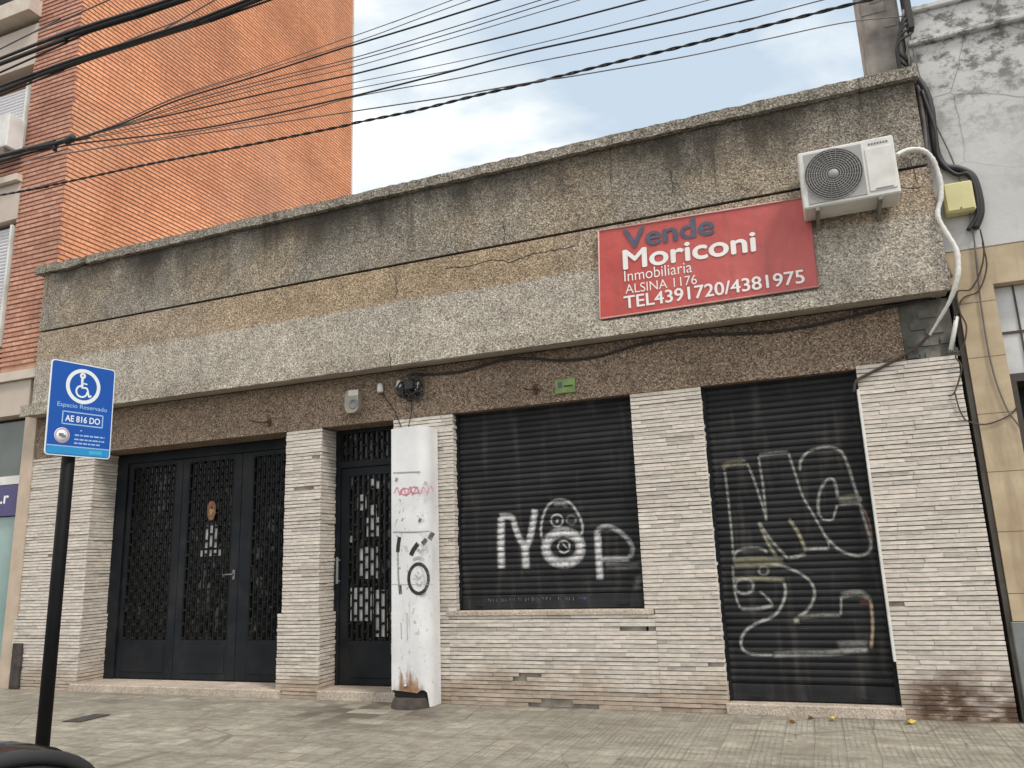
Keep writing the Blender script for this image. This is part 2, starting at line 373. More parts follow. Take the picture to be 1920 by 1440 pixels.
M['brick_orange'] = brickmat('orange_brick', (.86,.43,.25), (.74,.33,.185), ROW, 1, fade=(.66,.40,.30))
M['brick_red'] = brickmat('red_brick', (.60,.345,.265), (.44,.225,.17), ROW, 0)
M['joint'] = plain('raked_mortar_joint', (.46,.27,.18), .95, var=.2)
M['joint_red'] = plain('raked_grey_joint', (.34,.25,.22), .95, var=.2)
M['beige'] = plain('beige_render', (.50,.43,.37), .85, var=.08, scale=2)
M['stone_column'] = plain('beige_stone_facing', (.46,.37,.29), .7, var=.14, scale=4)
def roller_white():
    m, nt, b = newmat('white_roller_slats'); b.inputs['Base Color'].default_value = (.60,.60,.63,1); b.inputs['Roughness'].default_value = .5; return m
M['white_slats'] = roller_white()
M['tinted_glass'] = plain('grey_green_window_glass', (.075,.095,.09), .12, var=.25, scale=1.5)
M['pale_glass'] = plain('pale_green_window_glass', (.24,.36,.34), .15, var=.2, scale=1)
M['purple'] = plain('purple_sign', (.055,.045,.15), .5)
def plastermat():
    m, nt, b = newmat('weathered_white_plaster')
    n = noise(nt, .8, 6); x = xyz(nt)
    c = ramp(nt, n, [(.3,(.44,.44,.435)), (.7,(.60,.60,.59))])
    c = mix(nt, mrange(nt, noise(nt, 2.2, 8, None, .65), .52, .66, 0, .45), c, (.33,.325,.30))
    # black mould, most of it in the upper courses
    mo = noise(nt, 5.5, 9, pos(nt, (1,1,1.3)), .72); h = mrange(nt, x[2], 4.2, 5.6)
    c = mix(nt, math_(nt, 'MULTIPLY', math_(nt, 'MULTIPLY', mrange(nt, mo, .46, .60), h), .85), c, (.07,.065,.055))
    v = N(nt, 'ShaderNodeTexVoronoi', feature='DISTANCE_TO_EDGE', i_Scale=1.6)
    wv = mix(nt, .16, pos(nt), N(nt, 'ShaderNodeTexNoise', i_Scale=3.5, i_Detail=5.).outputs[1])
    nt.links.new(wv, v.inputs['Vector'])
    crk = math_(nt, 'MULTIPLY', mrange(nt, v.outputs['Distance'], .012, .0), .55)
    c = mix(nt, math_(nt, 'MULTIPLY', crk, mrange(nt, x[2], 3.9, 5.2)), c, (.09,.085,.075))
    nt.links.new(c, b.inputs['Base Color']); b.inputs['Roughness'].default_value = .9
    bump(nt, b, noise(nt, 12, 6), .01, .4); return m
M['plaster'] = plastermat()
M['old_pillar'] = plain('mouldy_brown_render', (.235,.21,.19), .95, var=.45, scale=5, dirt=(.45,.42,.38,.5))
def sheathmat():
    m, nt, b = newmat('dirty_white_sheet_metal')
    n = noise(nt, 3, 5); c = ramp(nt, n, [(.3,(.60,.61,.63)), (.7,(.74,.75,.76))])
    sp = noise(nt, 26, 6, pos(nt, (1,1,.6)), .7); x = xyz(nt)
    c = mix(nt, math_(nt, 'MULTIPLY', mrange(nt, sp, .56, .68), mrange(nt, x[2], 2.3, 1.7, 0., .55)), c, (.30,.30,.29))
    r = noise(nt, 1, 5, pos(nt, (16,6,2.2)), .6)
    rz = math_(nt, 'ADD', x[2], math_(nt, 'MULTIPLY', math_(nt, 'SUBTRACT', r, .5), -.75))
    fx = math_(nt, 'MULTIPLY', mrange(nt, x[0], -3.90, -3.84), mrange(nt, x[0], -3.54, -3.60))
    c = mix(nt, math_(nt, 'MULTIPLY', mrange(nt, rz, .30, .14), fx), c, ramp(nt, noise(nt, 22, 4), [(.3,(.15,.075,.045)), (.7,(.46,.28,.17))]))
    st = math_(nt, 'MULTIPLY', math_(nt, 'MULTIPLY', mrange(nt, math_(nt, 'ABSOLUTE', math_(nt, 'ADD', x[0], 3.73)), .05, .01), mrange(nt, r, .45, .6)), math_(nt, 'MULTIPLY', mrange(nt, x[2], 1.02, .92), mrange(nt, x[2], .55, .75)))
    c = mix(nt, math_(nt, 'MULTIPLY', st, .6), c, (.36,.25,.14))
    nt.links.new(c, b.inputs['Base Color']); b.inputs['Roughness'].default_value = .5; b.inputs['Specular IOR Level'].default_value = .3
    bump(nt, b, noise(nt, 4, 3), .02, .25); return m
M['sheath'] = sheathmat()
def pavemat():
    m, nt, b = newmat('grooved_pavement_tile')
    x0_ = xyz(nt); T = .20; wv = noise(nt, 2.5, 3); x = [math_(nt, 'ADD', x0_[0], math_(nt, 'MULTIPLY', math_(nt, 'SUBTRACT', wv, .5), .03)), math_(nt, 'ADD', x0_[1], math_(nt, 'MULTIPLY', math_(nt, 'SUBTRACT', noise(nt, 3.1, 3), .5), .03)), x0_[2]]
    fx = math_(nt, 'FRACT', math_(nt, 'DIVIDE', x[0], T)); fy = math_(nt, 'FRACT', math_(nt, 'DIVIDE', x[1], T))
    ix = math_(nt, 'FLOOR', math_(nt, 'DIVIDE', x[0], T)); iy = math_(nt, 'FLOOR', math_(nt, 'DIVIDE', x[1], T))
    cb = N(nt, 'ShaderNodeCombineXYZ'); nt.links.new(ix, cb.inputs[0]); nt.links.new(iy, cb.inputs[1])
    wn = N(nt, 'ShaderNodeTexWhiteNoise'); nt.links.new(cb.outputs[0], wn.inputs['Vector']); rnd = wn.outputs['Value']
    ed = math_(nt, 'MINIMUM', math_(nt, 'MINIMUM', fx, math_(nt, 'SUBTRACT', 1., fx)), math_(nt, 'MINIMUM', fy, math_(nt, 'SUBTRACT', 1., fy)))
    joint = mrange(nt, ed, .035, .012)
    rib = math_(nt, 'SINE', math_(nt, 'MULTIPLY', fx, 2*math.pi*5)); ribm = mrange(nt, rib, -.95, -.35, 1, 0)
    zone = mrange(nt, math_(nt, 'ADD', x[0], math_(nt, 'MULTIPLY', noise(nt, 1.2, 2), 1.5)), -1.9, -1.2)      # crisper ribs where the tiles are newer
    wear = noise(nt, 2.2, 6); groove = math_(nt, 'MULTIPLY', math_(nt, 'MULTIPLY', ribm, mrange(nt, wear, .35, .6)), mrange(nt, zone, 0, 1, .35, 1.0, False))
    base = ramp(nt, rnd, [(.0,(.28,.264,.228)), (.12,(.325,.307,.266)), (.85,(.355,.335,.29)), (1.,(.43,.405,.352))])
    c = mix(nt, 1., base, ramp(nt, noise(nt, .7, 6), [(.3,(.72,.71,.69)), (.72,(1.14,1.13,1.11))]), 'MULTIPLY')
    c = mix(nt, 1., c, ramp(nt, noise(nt, 9, 7, None, .7), [(.34,(.70,.69,.67)), (.62,(1.1,1.1,1.09))]), 'MULTIPLY')
    c = mix(nt, 1., c, ramp(nt, noise(nt, 40, 5), [(.3,(.86,.86,.85)), (.7,(1.1,1.1,1.09))]), 'MULTIPLY')
    c = mix(nt, math_(nt, 'MULTIPLY', mrange(nt, noise(nt, 1.6, 7, pos(nt, (1,3.2,1)), .68), .46, .66), .62), c, (.165,.14,.112))
    gv = N(nt, 'ShaderNodeTexVoronoi', i_Scale=2.6); nt.links.new(pos(nt), gv.inputs['Vector']); c = mix(nt, math_(nt, 'MULTIPLY', mrange(nt, gv.outputs['Distance'], .075, .045), .6), c, (.075,.068,.06))
    cv = N(nt, 'ShaderNodeTexVoronoi', feature='DISTANCE_TO_EDGE', i_Scale=.9); nt.links.new(mix(nt, .12, pos(nt), N(nt, 'ShaderNodeTexNoise', i_Scale=4., i_Detail=5.).outputs[1]), cv.inputs['Vector'])
    c = mix(nt, math_(nt, 'MULTIPLY', math_(nt, 'MULTIPLY', mrange(nt, cv.outputs['Distance'], .010, .002), mrange(nt, noise(nt, .8, 3), .45, .6)), .6), c, (.085,.075,.062))
    # damp, dark run of old paving in front of the sheet-metal post
    dx = math_(nt, 'DIVIDE', math_(nt, 'ADD', x[0], 4.0), 1.05); dy = math_(nt, 'DIVIDE', math_(nt, 'ADD', x[1], .55), .75)
    dd = math_(nt, 'SQRT', math_(nt, 'ADD', math_(nt, 'MULTIPLY', dx, dx), math_(nt, 'MULTIPLY', dy, dy)))
    dm = mrange(nt, math_(nt, 'ADD', dd, math_(nt, 'MULTIPLY', noise(nt, 3, 5), .9)), 1.5, .8)
    c = mix(nt, math_(nt, 'MULTIPLY', dm, mrange(nt, rnd, .3, .8, .85, .08)), c, (.10,.083,.065))
    c = mix(nt, math_(nt, 'MULTIPLY', joint, mrange(nt, noise(nt, 1.1, 4), .38, .62, .12, .6)), c, (.13,.115,.09))
    c = mix(nt, math_(nt, 'MULTIPLY', groove, .38), c, (.14,.125,.10))
    # grime line where paving meets the walls
    gl = math_(nt, 'MULTIPLY', mrange(nt, math_(nt, 'ADD', x[1], math_(nt, 'MULTIPLY', noise(nt, 4, 5), .22)), .0, .12), .75)
    c = mix(nt, gl, c, (.10,.085,.068))
    nt.links.new(c, b.inputs['Base Color']); b.inputs['Roughness'].default_value = .85; b.inputs['Specular IOR Level'].default_value = .3
    hh = math_(nt, 'SUBTRACT', math_(nt, 'MULTIPLY', noise(nt, 30, 4), .3), math_(nt, 'ADD', joint, math_(nt, 'MULTIPLY', groove, .6)))
    bump(nt, b, hh, .006, .7); return m
M['pave'] = pavemat()
def roadmat():
    m, nt, b = newmat('asphalt'); c = ramp(nt, noise(nt, 60, 5), [(.3,(.035,.035,.036)), (.7,(.075,.073,.07))])
    c = mix(nt, 1., c, ramp(nt, noise(nt, .6, 4), [(.3,(.8,.8,.8)), (.7,(1.2,1.2,1.2))]), 'MULTIPLY')
    nt.links.new(c, b.inputs['Base Color']); b.inputs['Roughness'].default_value = .9; return m
M['road'] = roadmat()
M['kerb'] = plain('kerb_concrete', (.33,.31,.28), .9, var=.2, scale=8)
M['dark_void'] = plain('dark_interior_panel', (.008,.008,.009), .7)
def spraymat(name, col, layer_alpha=True):
    m, nt, b = newmat(name); m.blend_method = 'HASHED' if hasattr(m, 'blend_method') else m.blend_method
    a = N(nt, 'ShaderNodeVertexColor', layer_name='tint')
    n = noise(nt, 30, 4)
    al = math_(nt, 'MULTIPLY', a.outputs[1], mrange(nt, n, .25, .6, .55, 1.), clamp=True)
    b.inputs['Roughness'].default_value = .6; nt.links.new(a.outputs[0], b.inputs['Base Color']); nt.links.new(al, b.inputs['Alpha'])
    return m
M['spray'] = spraymat('spray_paint', (1,1,1))
M['car_black'] = plain('black_car_paint', (.012,.012,.014), .18, var=.1, spec=.6)
M['car_glass'] = plain('dark_car_glass', (.02,.022,.024), .08, var=.1)
M['tyre'] = plain('tyre_rubber', (.02,.02,.02), .85)
M['rim'] = plain('alloy_rim', (.42,.42,.43), .35, metal=.8)
M['lamp_glass'] = plain('clear_lamp_glass', (.55,.56,.58), .12, var=.1)
M['lamp_red'] = plain('red_lamp_glass', (.35,.01,.01), .15)
M['mirror_grey'] = plain('grey_mirror_inset', (.12,.125,.125), .35)

# ------------------------------------------------------------------ ground
def sheet(name, x0, x1, y0, y1, z, mat):
    m = MB(); m.add([(x0,y0,z),(x1,y0,z),(x1,y1,z),(x0,y1,z)], [(0,1,2,3)]); o = m.build(name, mat, None, (0,0,0)); o['kind'] = 'structure'; return o
KERB = -6.0
sheet('ground', -300, 300, -300, 300, -.16, M['road'])
sheet('road', -120, 120, -18, KERB-.15, -.13, M['road'])
m = MB(); m.box(-60, 60, KERB, 12, -.13, 0); o = m.build('pavement', M['pave'], None, (0,0,0)); o['kind'] = 'structure'
m = MB()
for i in range(-30, 30): m.bbox(i*1.0+.004, i*1.0+.996, KERB-.15, KERB-.002, -.15, .004, .012)
o = m.build('kerb', M['kerb'], None, (0,0,0)); o['kind'] = 'structure'

# ------------------------------------------------------------------ the shop building
ZT, ZC, ZP = 2.78, 3.305, 5.22            # lintel, canopy underside, parapet top
XL, XR = -9.30, 1.215
shop = thing('shop_building', (-4.0, 0, 0), 'low closed shop front with granite parapet, pale stone strip cladding and dark shutters', 'building')
m = MB()
Y1 = .5
for x0, x1, z0, z1 in ((XL,-8.25,0,ZT), (-5.368,-4.927,0,ZT), (-4.02,-3.35,0,ZT), (-3.35,-1.503,0,.80), (-1.503,-.862,0,ZT), (.435,XR,0,ZT)):
    m.box(x0+.012, x1-.012, .012, Y1, z0, z1)
m.box(XL+.01, XL+.25, .5, 9, 0, 4.4); m.box(XR-.25, XR-.01, .5, 9, 0, 4.4); m.box(XL+.25, XR-.25, 8.7, 9, 0, 4.4)
m.build('wall', M['mortar'], shop)
m = MB(); m.box(XL+.01, XR-.01, .2, 9, 4.4, 4.55); m.build('roof', M['soffit'], shop)
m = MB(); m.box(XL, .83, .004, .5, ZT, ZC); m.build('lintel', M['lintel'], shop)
m = MB(); m.box(.83, XR, .03, .5, ZT, ZC)
for k in range(14):
    x = random.uniform(.83, 1.15); z = random.uniform(ZT, ZC-.08); m.box(x, x+random.uniform(.04,.14), .03-random.uniform(.004,.02), .05, z, z+random.uniform(.03,.09))
m.build('bare_patch', M['bare'], shop)
# parapet: upper band, raked groove, lower band, projecting lip
YF = -.18
def wavy_slab(m, x0, x1, y0, y1, z0, z1, amp, n=160, chips=()):
    """long slab whose arrises wander a little, as hand-floated render does"""
    vs = []; fs = []
    for i in range(n+1):
        x = x0+(x1-x0)*i/n; j = lambda: random.uniform(-amp, amp)
        ch = sum(d for a, b, d in chips if a <= x <= b)
        vs += [(x, y0+j()+ch*.8, z0+j()+ch), (x, y0+j()+ch*.5, z1+j()), (x, y1, z1), (x, y1, z0)]
    for i in range(n):
        for k in range(4):
            a = i*4+k; b = i*4+(k+1) % 4; fs.append((a, b, b+4, a+4))
    fs += [(0,1,2,3), (4*n+3,4*n+2,4*n+1,4*n)]
    m.add(vs, fs); m.fix = True
ZG = 4.42
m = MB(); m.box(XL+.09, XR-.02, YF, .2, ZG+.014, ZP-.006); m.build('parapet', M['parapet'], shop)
m = MB(); m.box(XL+.10, XR-.03, YF+.03, .19, ZG-.014, ZG+.014); m.build('shadow_groove', M['dark_void'], shop)
m = MB(); m.box(XL+.09, XR-.003, YF, .2, 3.45, ZG-.014); m.build('parapet_band', M['band'], shop)
m = MB(); wavy_slab(m, XL-.06, XR, YF-.04, YF+.02, ZC, 3.45, .003, chips=((-4.13,-4.08,.05),)); m.build('canopy_lip', M['lip'], shop)
m = MB(); m.box(XL-.02, XR-.02, YF+.02, .003, ZC+.008, 3.449); m.build('canopy_soffit', M['soffit'], shop)
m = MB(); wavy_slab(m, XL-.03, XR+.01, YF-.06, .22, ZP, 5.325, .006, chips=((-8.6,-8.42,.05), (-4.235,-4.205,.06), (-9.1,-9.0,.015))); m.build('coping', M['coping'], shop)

def crack(pts, wpx, Y):
    mm = MB(); q = [P(a, b, Y) for a, b in pts]; pl = []
    for (p0, p1) in zip(q, q[1:]):
        for i in range(6): pl.append((p0[0]+(p1[0]-p0[0])*i/6+random.uniform(-.008,.008), p0[2]+(p1[2]-p0[2])*i/6+random.uniform(-.010,.010)))
    stroke(mm, pl, wpx*D(q[0])/FPX, (0, Y, 0), (1,0,0), (0,0,1), (0,-1,0), .0012, None, 2); mm.build('crack', M['dark_void'], shop)
crack([(835,503),(880,500),(920,488),(960,491),(1000,476),(1040,470),(1085,458)], 1.5, YF)
crack([(945,415),(947,440),(944,462)], 1.1, YF); crack([(1258,322),(1262,350),(1259,374)], 1.1, YF); crack([(1690,352),(1735,350)], 1.6, YF); crack([(1708,300),(1722,352)], 1.2, YF)
crack([(731,662),(733,695)], 1.6, YF-.043); crack([(742,520),(744,545),(741,560)], 1.1, YF)
# split stone strips, laid tile by tile
def tcol():
    v = random.choice((.64,.655,.67,.69,.61,.55,.66,.65)); v *= random.uniform(.94, 1.05); wq = random.uniform(-.008, .016)
    return (v*(1.01+wq), v*.95, v*(.88-wq), 1)
ROWT = .0365
def clad(m, a0, a1, z0, z1, plane, base, out, miss=(), minl=.14, maxl=.34):
    """plane 'y': strips facing -Y at y=base; plane 'x': strips facing +X at x=base"""
    z = z0; r = 0
    while z < z1-.008:
        h = min(ROWT-random.uniform(.0045,.009), z1-z); zr = z
        a = a0; first = True; rowp = random.choice((0, .003, .008))
        while a < a1-.002:
            l = random.uniform(minl, maxl)*(.5 if first and r % 2 else 1); first = False
            b = min(a+l, a1)
            if a1-b < .06: b = a1
            z = zr+random.uniform(-.0014, .0014); hit = any(p <= (a+b)/2 <= q and s <= z+h/2 <= t for p, q, s, t in miss)
            if not hit and random.random() > .0012:
                o_ = out+rowp+random.uniform(0, .009); c = tcol(); t1 = random.uniform(0, .004)
                if plane == 'y':
                    y = base-o_
                    m.add([(a,y+t1,z),(b-.0015,y+t1*.5,z),(b-.0015,base,z),(a,base,z),(a,y,z+h),(b-.0015,y+.001,z+h-.001),(b-.0015,base,z+h),(a,base,z+h)],
                          [(0,3,2,1),(4,5,6,7),(0,1,5,4),(1,2,6,5),(2,3,7,6),(3,0,4,7)], c)
                else:
                    x = base+o_
                    m.add([(base,a,z),(x-t1,a,z),(x-t1*.5,b-.0015,z),(base,b-.0015,z),(base,a,z+h),(x,a,z+h),(x,b-.0015,z+h),(base,b-.0015,z+h)],
                          [(0,3,2,1),(4,5,6,7),(0,1,5,4),(1,2,6,5),(2,3,7,6),(3,0,4,7)], c)
            a = b
        z = zr+ROWT; r += 1
def pz(x, y): q = P(x, y, 0); return q
def missbox(x0, y0, x1, y1):
    a = P(x0, y0, 0); b = P(x1, y1, 0); return (min(a[0],b[0]), max(a[0],b[0]), min(a[2],b[2]), max(a[2],b[2]))
ZD = .842
def cladding(fn): mm = MB(); fn(mm); mm.build('stone_cladding', M['tile'], shop)
B = .012
def c1(m):
    clad(m, XL, -8.25+.012, ZD, ZT-.004, 'y', B, .012); clad(m, XL-.02, -8.21, 0, ZD, 'y', B-.02, .014)
    clad(m, .0, .36, ZD, ZT-.004, 'x', -8.262, .006); clad(m, -.02, .36, .0, ZD, 'x', -8.25, .016)
def c2(m):
    clad(m, -5.38, -4.917, ZD, ZT-.004, 'y', B, .012, miss=(missbox(592,940,605,960), missbox(590,855,604,862)))
    clad(m, -5.41, -4.885, 0, ZD, 'y', B-.02, .014, miss=(missbox(560,1225,585,1233),))
    clad(m, .0, .28, ZD, ZT-.004, 'x', -4.939, .006); clad(m, -.02, .28, .0, ZD, 'x', -4.927, .016)
def c3(m):
    clad(m, -4.03, -3.345, ZD, ZT-.004, 'y', B, .012, minl=.08, maxl=.2); clad(m, -4.05, -3.41, 0, ZD, 'y', B-.012, .014)
    clad(m, .0, .13, ZD, ZT-.004, 'x', -3.362, .004, minl=.13)
def c4(m):
    clad(m, -3.41, -1.42, 0, .790, 'y', B-.012, .014, miss=(missbox(888,1152,918,1163), missbox(962,1264,998,1275), missbox(1015,1312,1048,1324), missbox(1030,1318,1132,1332)))
def c5(m):
    clad(m, -1.508, -.857, ZD, ZT-.004, 'y', B, .012, miss=(missbox(1190,750,1215,758), missbox(1304,1023,1338,1031)))
    clad(m, -1.42, -.857, 0, ZD, 'y', B-.006, .014, miss=(missbox(1335,1245,1360,1256),))
    clad(m, .0, .10, 0.1, ZT-.004, 'x', -.874, .004, minl=.1)
def c6(m):
    clad(m, .445, XR-.005, 0, ZT+.03, 'y', B, .014, miss=(missbox(1668,1130,1684,1143),))
for fn in (c1, c2, c3, c4, c5, c6): cladding(fn)

# sill and steps
m = MB(); m.bbox(-3.44, -1.43, -.035, .16, .792, .838, .006); m.build('window_sill', M['step'], shop)
def step(x0, x1, yf, z1, name='threshold_step'):
    m = MB(); m.bbox(x0, x1, yf, .45, -.01, z1, .008); m.build(name, M['step'], shop)
step(-8.30, -5.35, -.05, .078); step(-4.90, -3.95, -.05, .085); step(-.88, .46, -.04, .082)

# --- iron doors
def lattice(m, x0, x1, z0, z1, y, cols, row):
    """upright bars tied by short staggered links, a stud on each link"""
    pitch = (x1-x0)/cols; w_ = .010; dp = .012
    for i in range(cols+1):
        xc = min(max(x0+pitch*i, x0+w_), x1-w_); m.box(xc-w_, xc+w_, y, y+dp, z0, z1)
        m.box(xc-w_*.35, xc+w_*.35, y-.004, y, z0, z1)
    for i in range(cols):
        z = z0+row*(.5 if i % 2 else .02)
        while z < z1-.01:
            m.box(x0+pitch*i+w_, x0+pitch*(i+1)-w_, y+.001, y+dp-.001, z, z+.026)
            m.lathe((x0+pitch*(i+.5), y+.001, z+.013), (0,-1,0), [(.016,0),(.016,.006),(.010,.012),(0,.013)], 8)
            z += row
gate = MB()
YD = .37; GX0, GX1 = -8.245, -5.42
gate.box(GX0, GX1, YD-.02, YD+.06, 2.66, ZT-.01)                        # head
gate.box(GX0, -8.07, YD-.02, YD+.06, .082, 2.66)
gate.box(-5.60, GX1, YD-.01, YD+.06, .082, 2.66)
gdoor = gate.build('garage_door', M['steel'], shop)
LEAF = ((-8.06,-7.19), (-7.185,-6.29), (-6.285,-5.605)); LAT = ((-8.0,-7.30), (-7.09,-6.41), (-6.13,-5.66))
for (a, b), (la, lb) in zip(LEAF, LAT):
    m = MB(); zb, zt = .525, 2.60
    m.bbox(a, la, YD, YD+.05, .092, 2.655, .004); m.bbox(lb, b, YD, YD+.05, .092, 2.655, .004)
    m.box(la, lb, YD, YD+.05, zt, 2.655); m.box(la, lb, YD, YD+.05, .092, zb)
    m.bbox(la+.03, lb-.03, YD-.008, YD+.01, .16, zb-.06, .006)               # pressed lower panel
    m.build('door_leaf', M['steel'], gdoor)
    m = MB(); m.box(la, lb, YD+.034, YD+.044, zb, zt); m.build('glass', M['glass'], gdoor)
    m = MB(); lattice(m, la, lb, zb, zt, YD+.004, 10 if lb-la > .5 else 7, .158); m.build('lattice', M['lattice'], gdoor)
m = MB(); hx = P(433,1077,.33)
m.bbox(hx[0]-.005, hx[0]+.03, YD-.015, YD-.001, hx[2]-.06, hx[2]+.05, .004); m.tube([(hx[0]+.015,YD-.01,hx[2]),(hx[0]+.015,YD-.05,hx[2]),(hx[0]-.02,YD-.055,hx[2]),(hx[0]-.11,YD-.055,hx[2]-.004)], .009)
m.build('handle', plain('dull_handle', (.16,.16,.165), .45, metal=.5), gdoor)

DX0, DX1 = -4.92, -4.03; YE = .28
m = MB(); m.box(DX0, -4.86, YE, YE+.07, .086, ZT-.006); m.box(DX1-.03, DX1, YE, YE+.07, .086, ZT-.006)
m.box(-4.86, DX1-.03, YE, YE+.07, 2.735, ZT-.006); m.box(-4.86, DX1-.03, YE-.01, YE+.07, 2.355, 2.425)
edoor = m.build('entrance_door', M['steel'], shop)
m = MB(); m.box(-4.855, -4.765, YE+.01, YE+.05, .095, 2.35); m.box(-4.10, -4.065, YE+.01, YE+.05, .095, 2.35)
m.box(-4.765, -4.10, YE+.01, YE+.05, 2.26, 2.35); m.box(-4.765, -4.10, YE+.01, YE+.05, .095, .53); m.bbox(-4.73, -4.13, YE, YE+.02, .16, .47, .008)
m.build('door_leaf', M['steel'], edoor)
m = MB(); m.box(-4.765, -4.10, YE+.036, YE+.046, .53, 2.26); m.build('glass', M['glass'], edoor)
m = MB(); lattice(m, -4.765, -4.10, .53, 2.26, YE+.008, 10, .158); m.build('lattice', M['lattice'], edoor)
m = MB(); m.box(-4.86, DX1-.03, YE+.036, YE+.046, 2.425, 2.735); m.build('transom_glass', M['glass'], edoor)
m = MB(); lattice(m, -4.86, DX1-.03, 2.425, 2.735, YE+.012, 12, .152); m.build('transom_lattice', M['lattice'], edoor)
m = MB(); h0 = P(633,1045,.25); h1 = P(633,1095,.25); m.bbox(h0[0]-.012, h0[0]+.014, YE-.045, YE-.03, h1[2], h0[2], .004)
for z in (h1[2]+.03, h0[2]-.03): m.box(h0[0]-.006, h0[0]+.008, YE-.03, YE+.01, z-.008, z+.008)
m.build('pull_handle', M['grey_plastic'], edoor)

# --- roller shutters
PIT = .0575
def prof(z, y):                                     # curved slat with an interlock groove
    t = (z/PIT) % 1.0; k = int(z/PIT+1e-6); y = y+.0016*math.sin(k*12.9898)+.0012*math.sin(k*4.1)
    return y-(.0125*math.sin(math.pi*min(1, t/.86))**.7 if t < .86 else -.004)
def shutter(x0, x1, z0, z1, y, name='roller_shutter'):
    m = MB(); vs = []; fs = []; zs = []
    z = z0+.13; k = int(z/PIT)
    while k*PIT < z1:
        for t in (0,.06,.2,.43,.66,.8,.86,.90,.97):
            q = (k+t)*PIT
            if z0+.13 <= q <= z1: zs.append(q)
        k += 1
    for q in zs: vs += [(x0,prof(q,y),q),(x1,prof(q,y),q)]
    for i in range(len(zs)-1): fs.append((2*i,2*i+1,2*i+3,2*i+2))
    m.add(vs, fs); o = m.build(name, M['shutter'], shop)
    m = MB(); m.bbox(x0, x1, y-.018, y+.02, z0, z0+.128, .005)
    for xx in (x0+.20, x1-.20): m.box(xx-.05, xx+.05, y-.032, y-.017, z0+.03, z0+.045)
    m.build('bottom_rail', M['shutter'], o)
    m = MB(); m.box(x0-.035, x0+.002, y-.03, y+.03, z0, z1); m.build('guide_rail', M['steel'], o)
    m = MB(); m.box(x1-.002, x1+.035, y-.03, y+.03, z0, z1); m.build('guide_rail', M['steel'], o)
    m = MB(); m.box(x0-.02, x1+.02, y+.03, y+.05, z0, z1); m.build('backing', M['dark_void'], o)
    return o
YW = .115
wsh = shutter(-3.325, -1.52, .845, ZT+.02, YW)
YS = .10
dsh = shutter(-.835, .42, .09, ZT+.02, YS)
m = MB(); m.bbox(.428, .449, -.02, .06, .42, 2.60, .003); m.build('corner_strip', M['white_metal'], shop)

_st = [0]
def spray(m, px, wpx, y, col, alpha=.9, k=7, closed=False, proud=.36):
    """sprayed line following the slats; soft edges through the vertex alpha"""
    pts = [P(a, b, y) for a, b in px]; pts = [(q[0], q[2]) for q in pts]
    if closed: pts = pts+[pts[0]]
    sp_ = spline(pts, k) if len(pts) > 2 else [np.array(q) for q in pts]
    path = [sp_[0]]
    for q in sp_[1:]:
        n = max(1, int(np.linalg.norm(q-path[-1])/.008)); a = path[-1]
        for i in range(1, n+1): path.append(a+(q-a)*i/n)
    path = np.array(path); nW = 11; wd = wpx*D(P(*px[0], y))/FPX; _st[0] += 1; eps = .0012+.0002*_st[0]
    vs = []; cs = []; fs = []; nP = len(path)
    for i in range(nP):
        t = path[min(i+2, nP-1)]-path[max(i-2, 0)]; t = t/(np.linalg.norm(t)+1e-9); nn = np.array([-t[1], t[0]])
        endf = min(1, min(i, nP-1-i)/3+.25) if not closed else 1
        for j in range(nW):
            s = (j/(nW-1)-.5)*2; q = path[i]+nn*s*wd*.75; yy = prof(q[1], y)-eps
            pr = (y-prof(q[1], y))/.0125
            al = alpha*max(0, 1-abs(s)**1.7)*(1-proud+proud*max(0, pr))*endf
            vs.append((q[0], yy, q[1])); cs.append((*col, al))
    for i in range(nP-1):
        for j in range(nW-1): a = i*nW+j; fs.append((a, a+1, a+nW+1, a+nW))
    m.add(vs, fs, cs, True)
def circ(cx, cy, rx, ry, n=14, a0=0, a1=360): return [(cx+rx*math.cos(math.radians(a0+(a1-a0)*i/n)), cy+ry*math.sin(math.radians(a0+(a1-a0)*i/n))) for i in range(n if a1-a0 == 360 else n+1)]
WH = (.72,.72,.73); GY = (.42,.43,.42)
m = MB()
spray(m, [(941,970),(940,1018),(941,1066)], 12, YW, WH)
spray(m, [(936,969),(948,968),(961,971),(966,986),(974,1008),(985,1027)], 10, YW, WH, .75)
spray(m, [(1004,954),(1000,980),(994,1010),(985,1030)], 11, YW, WH, .8)
spray(m, [(985,1020),(986,1045),(987,1067)], 12, YW, WH)
spray(m, circ(1057,1027,33,29), 15, YW, WH, .85, closed=True)
spray(m, [(1017,1012),(1015,992),(1019,968),(1027,950),(1038,940),(1052,937),(1066,941),(1078,953),(1088,971),(1093,988),(1090,1006)], 5, YW, GY, .85)
spray(m, [(1038,947),(1052,944),(1066,948)], 9, YW, GY, .5)
spray(m, circ(1045,976,11,11), 4, YW, GY, .8, closed=True); spray(m, [(1043,976),(1048,977)], 8, YW, WH, .8)
spray(m, circ(1072,975,9,8), 4, YW, GY, .35, closed=True)
spray(m, circ(1058,1025,11,11), 3.5, YW, GY, .9, closed=True); spray(m, [(1052,1015),(1066,1030)], 3, YW, GY, .8)
spray(m, [(1121,998),(1123,1040),(1126,1088)], 11, YW, WH, .85)
spray(m, [(1117,1000),(1126,990),(1140,987),(1156,993),(1172,1005),(1184,1020),(1187,1034),(1180,1047)], 8, YW, GY, .75)
spray(m, [(1124,1049),(1150,1048),(1182,1048)], 7, YW, WH, .75)
spray(m, [(1135,1060),(1170,1062),(1200,1060)], 9, YW, GY, .3)
spray(m, [(1190,1088),(1204,1085)], 10, YW, GY, .35); spray(m, [(1188,1100),(1202,1098)], 9, YW, GY, .3)
m.build('graffiti', M['spray'], wsh)
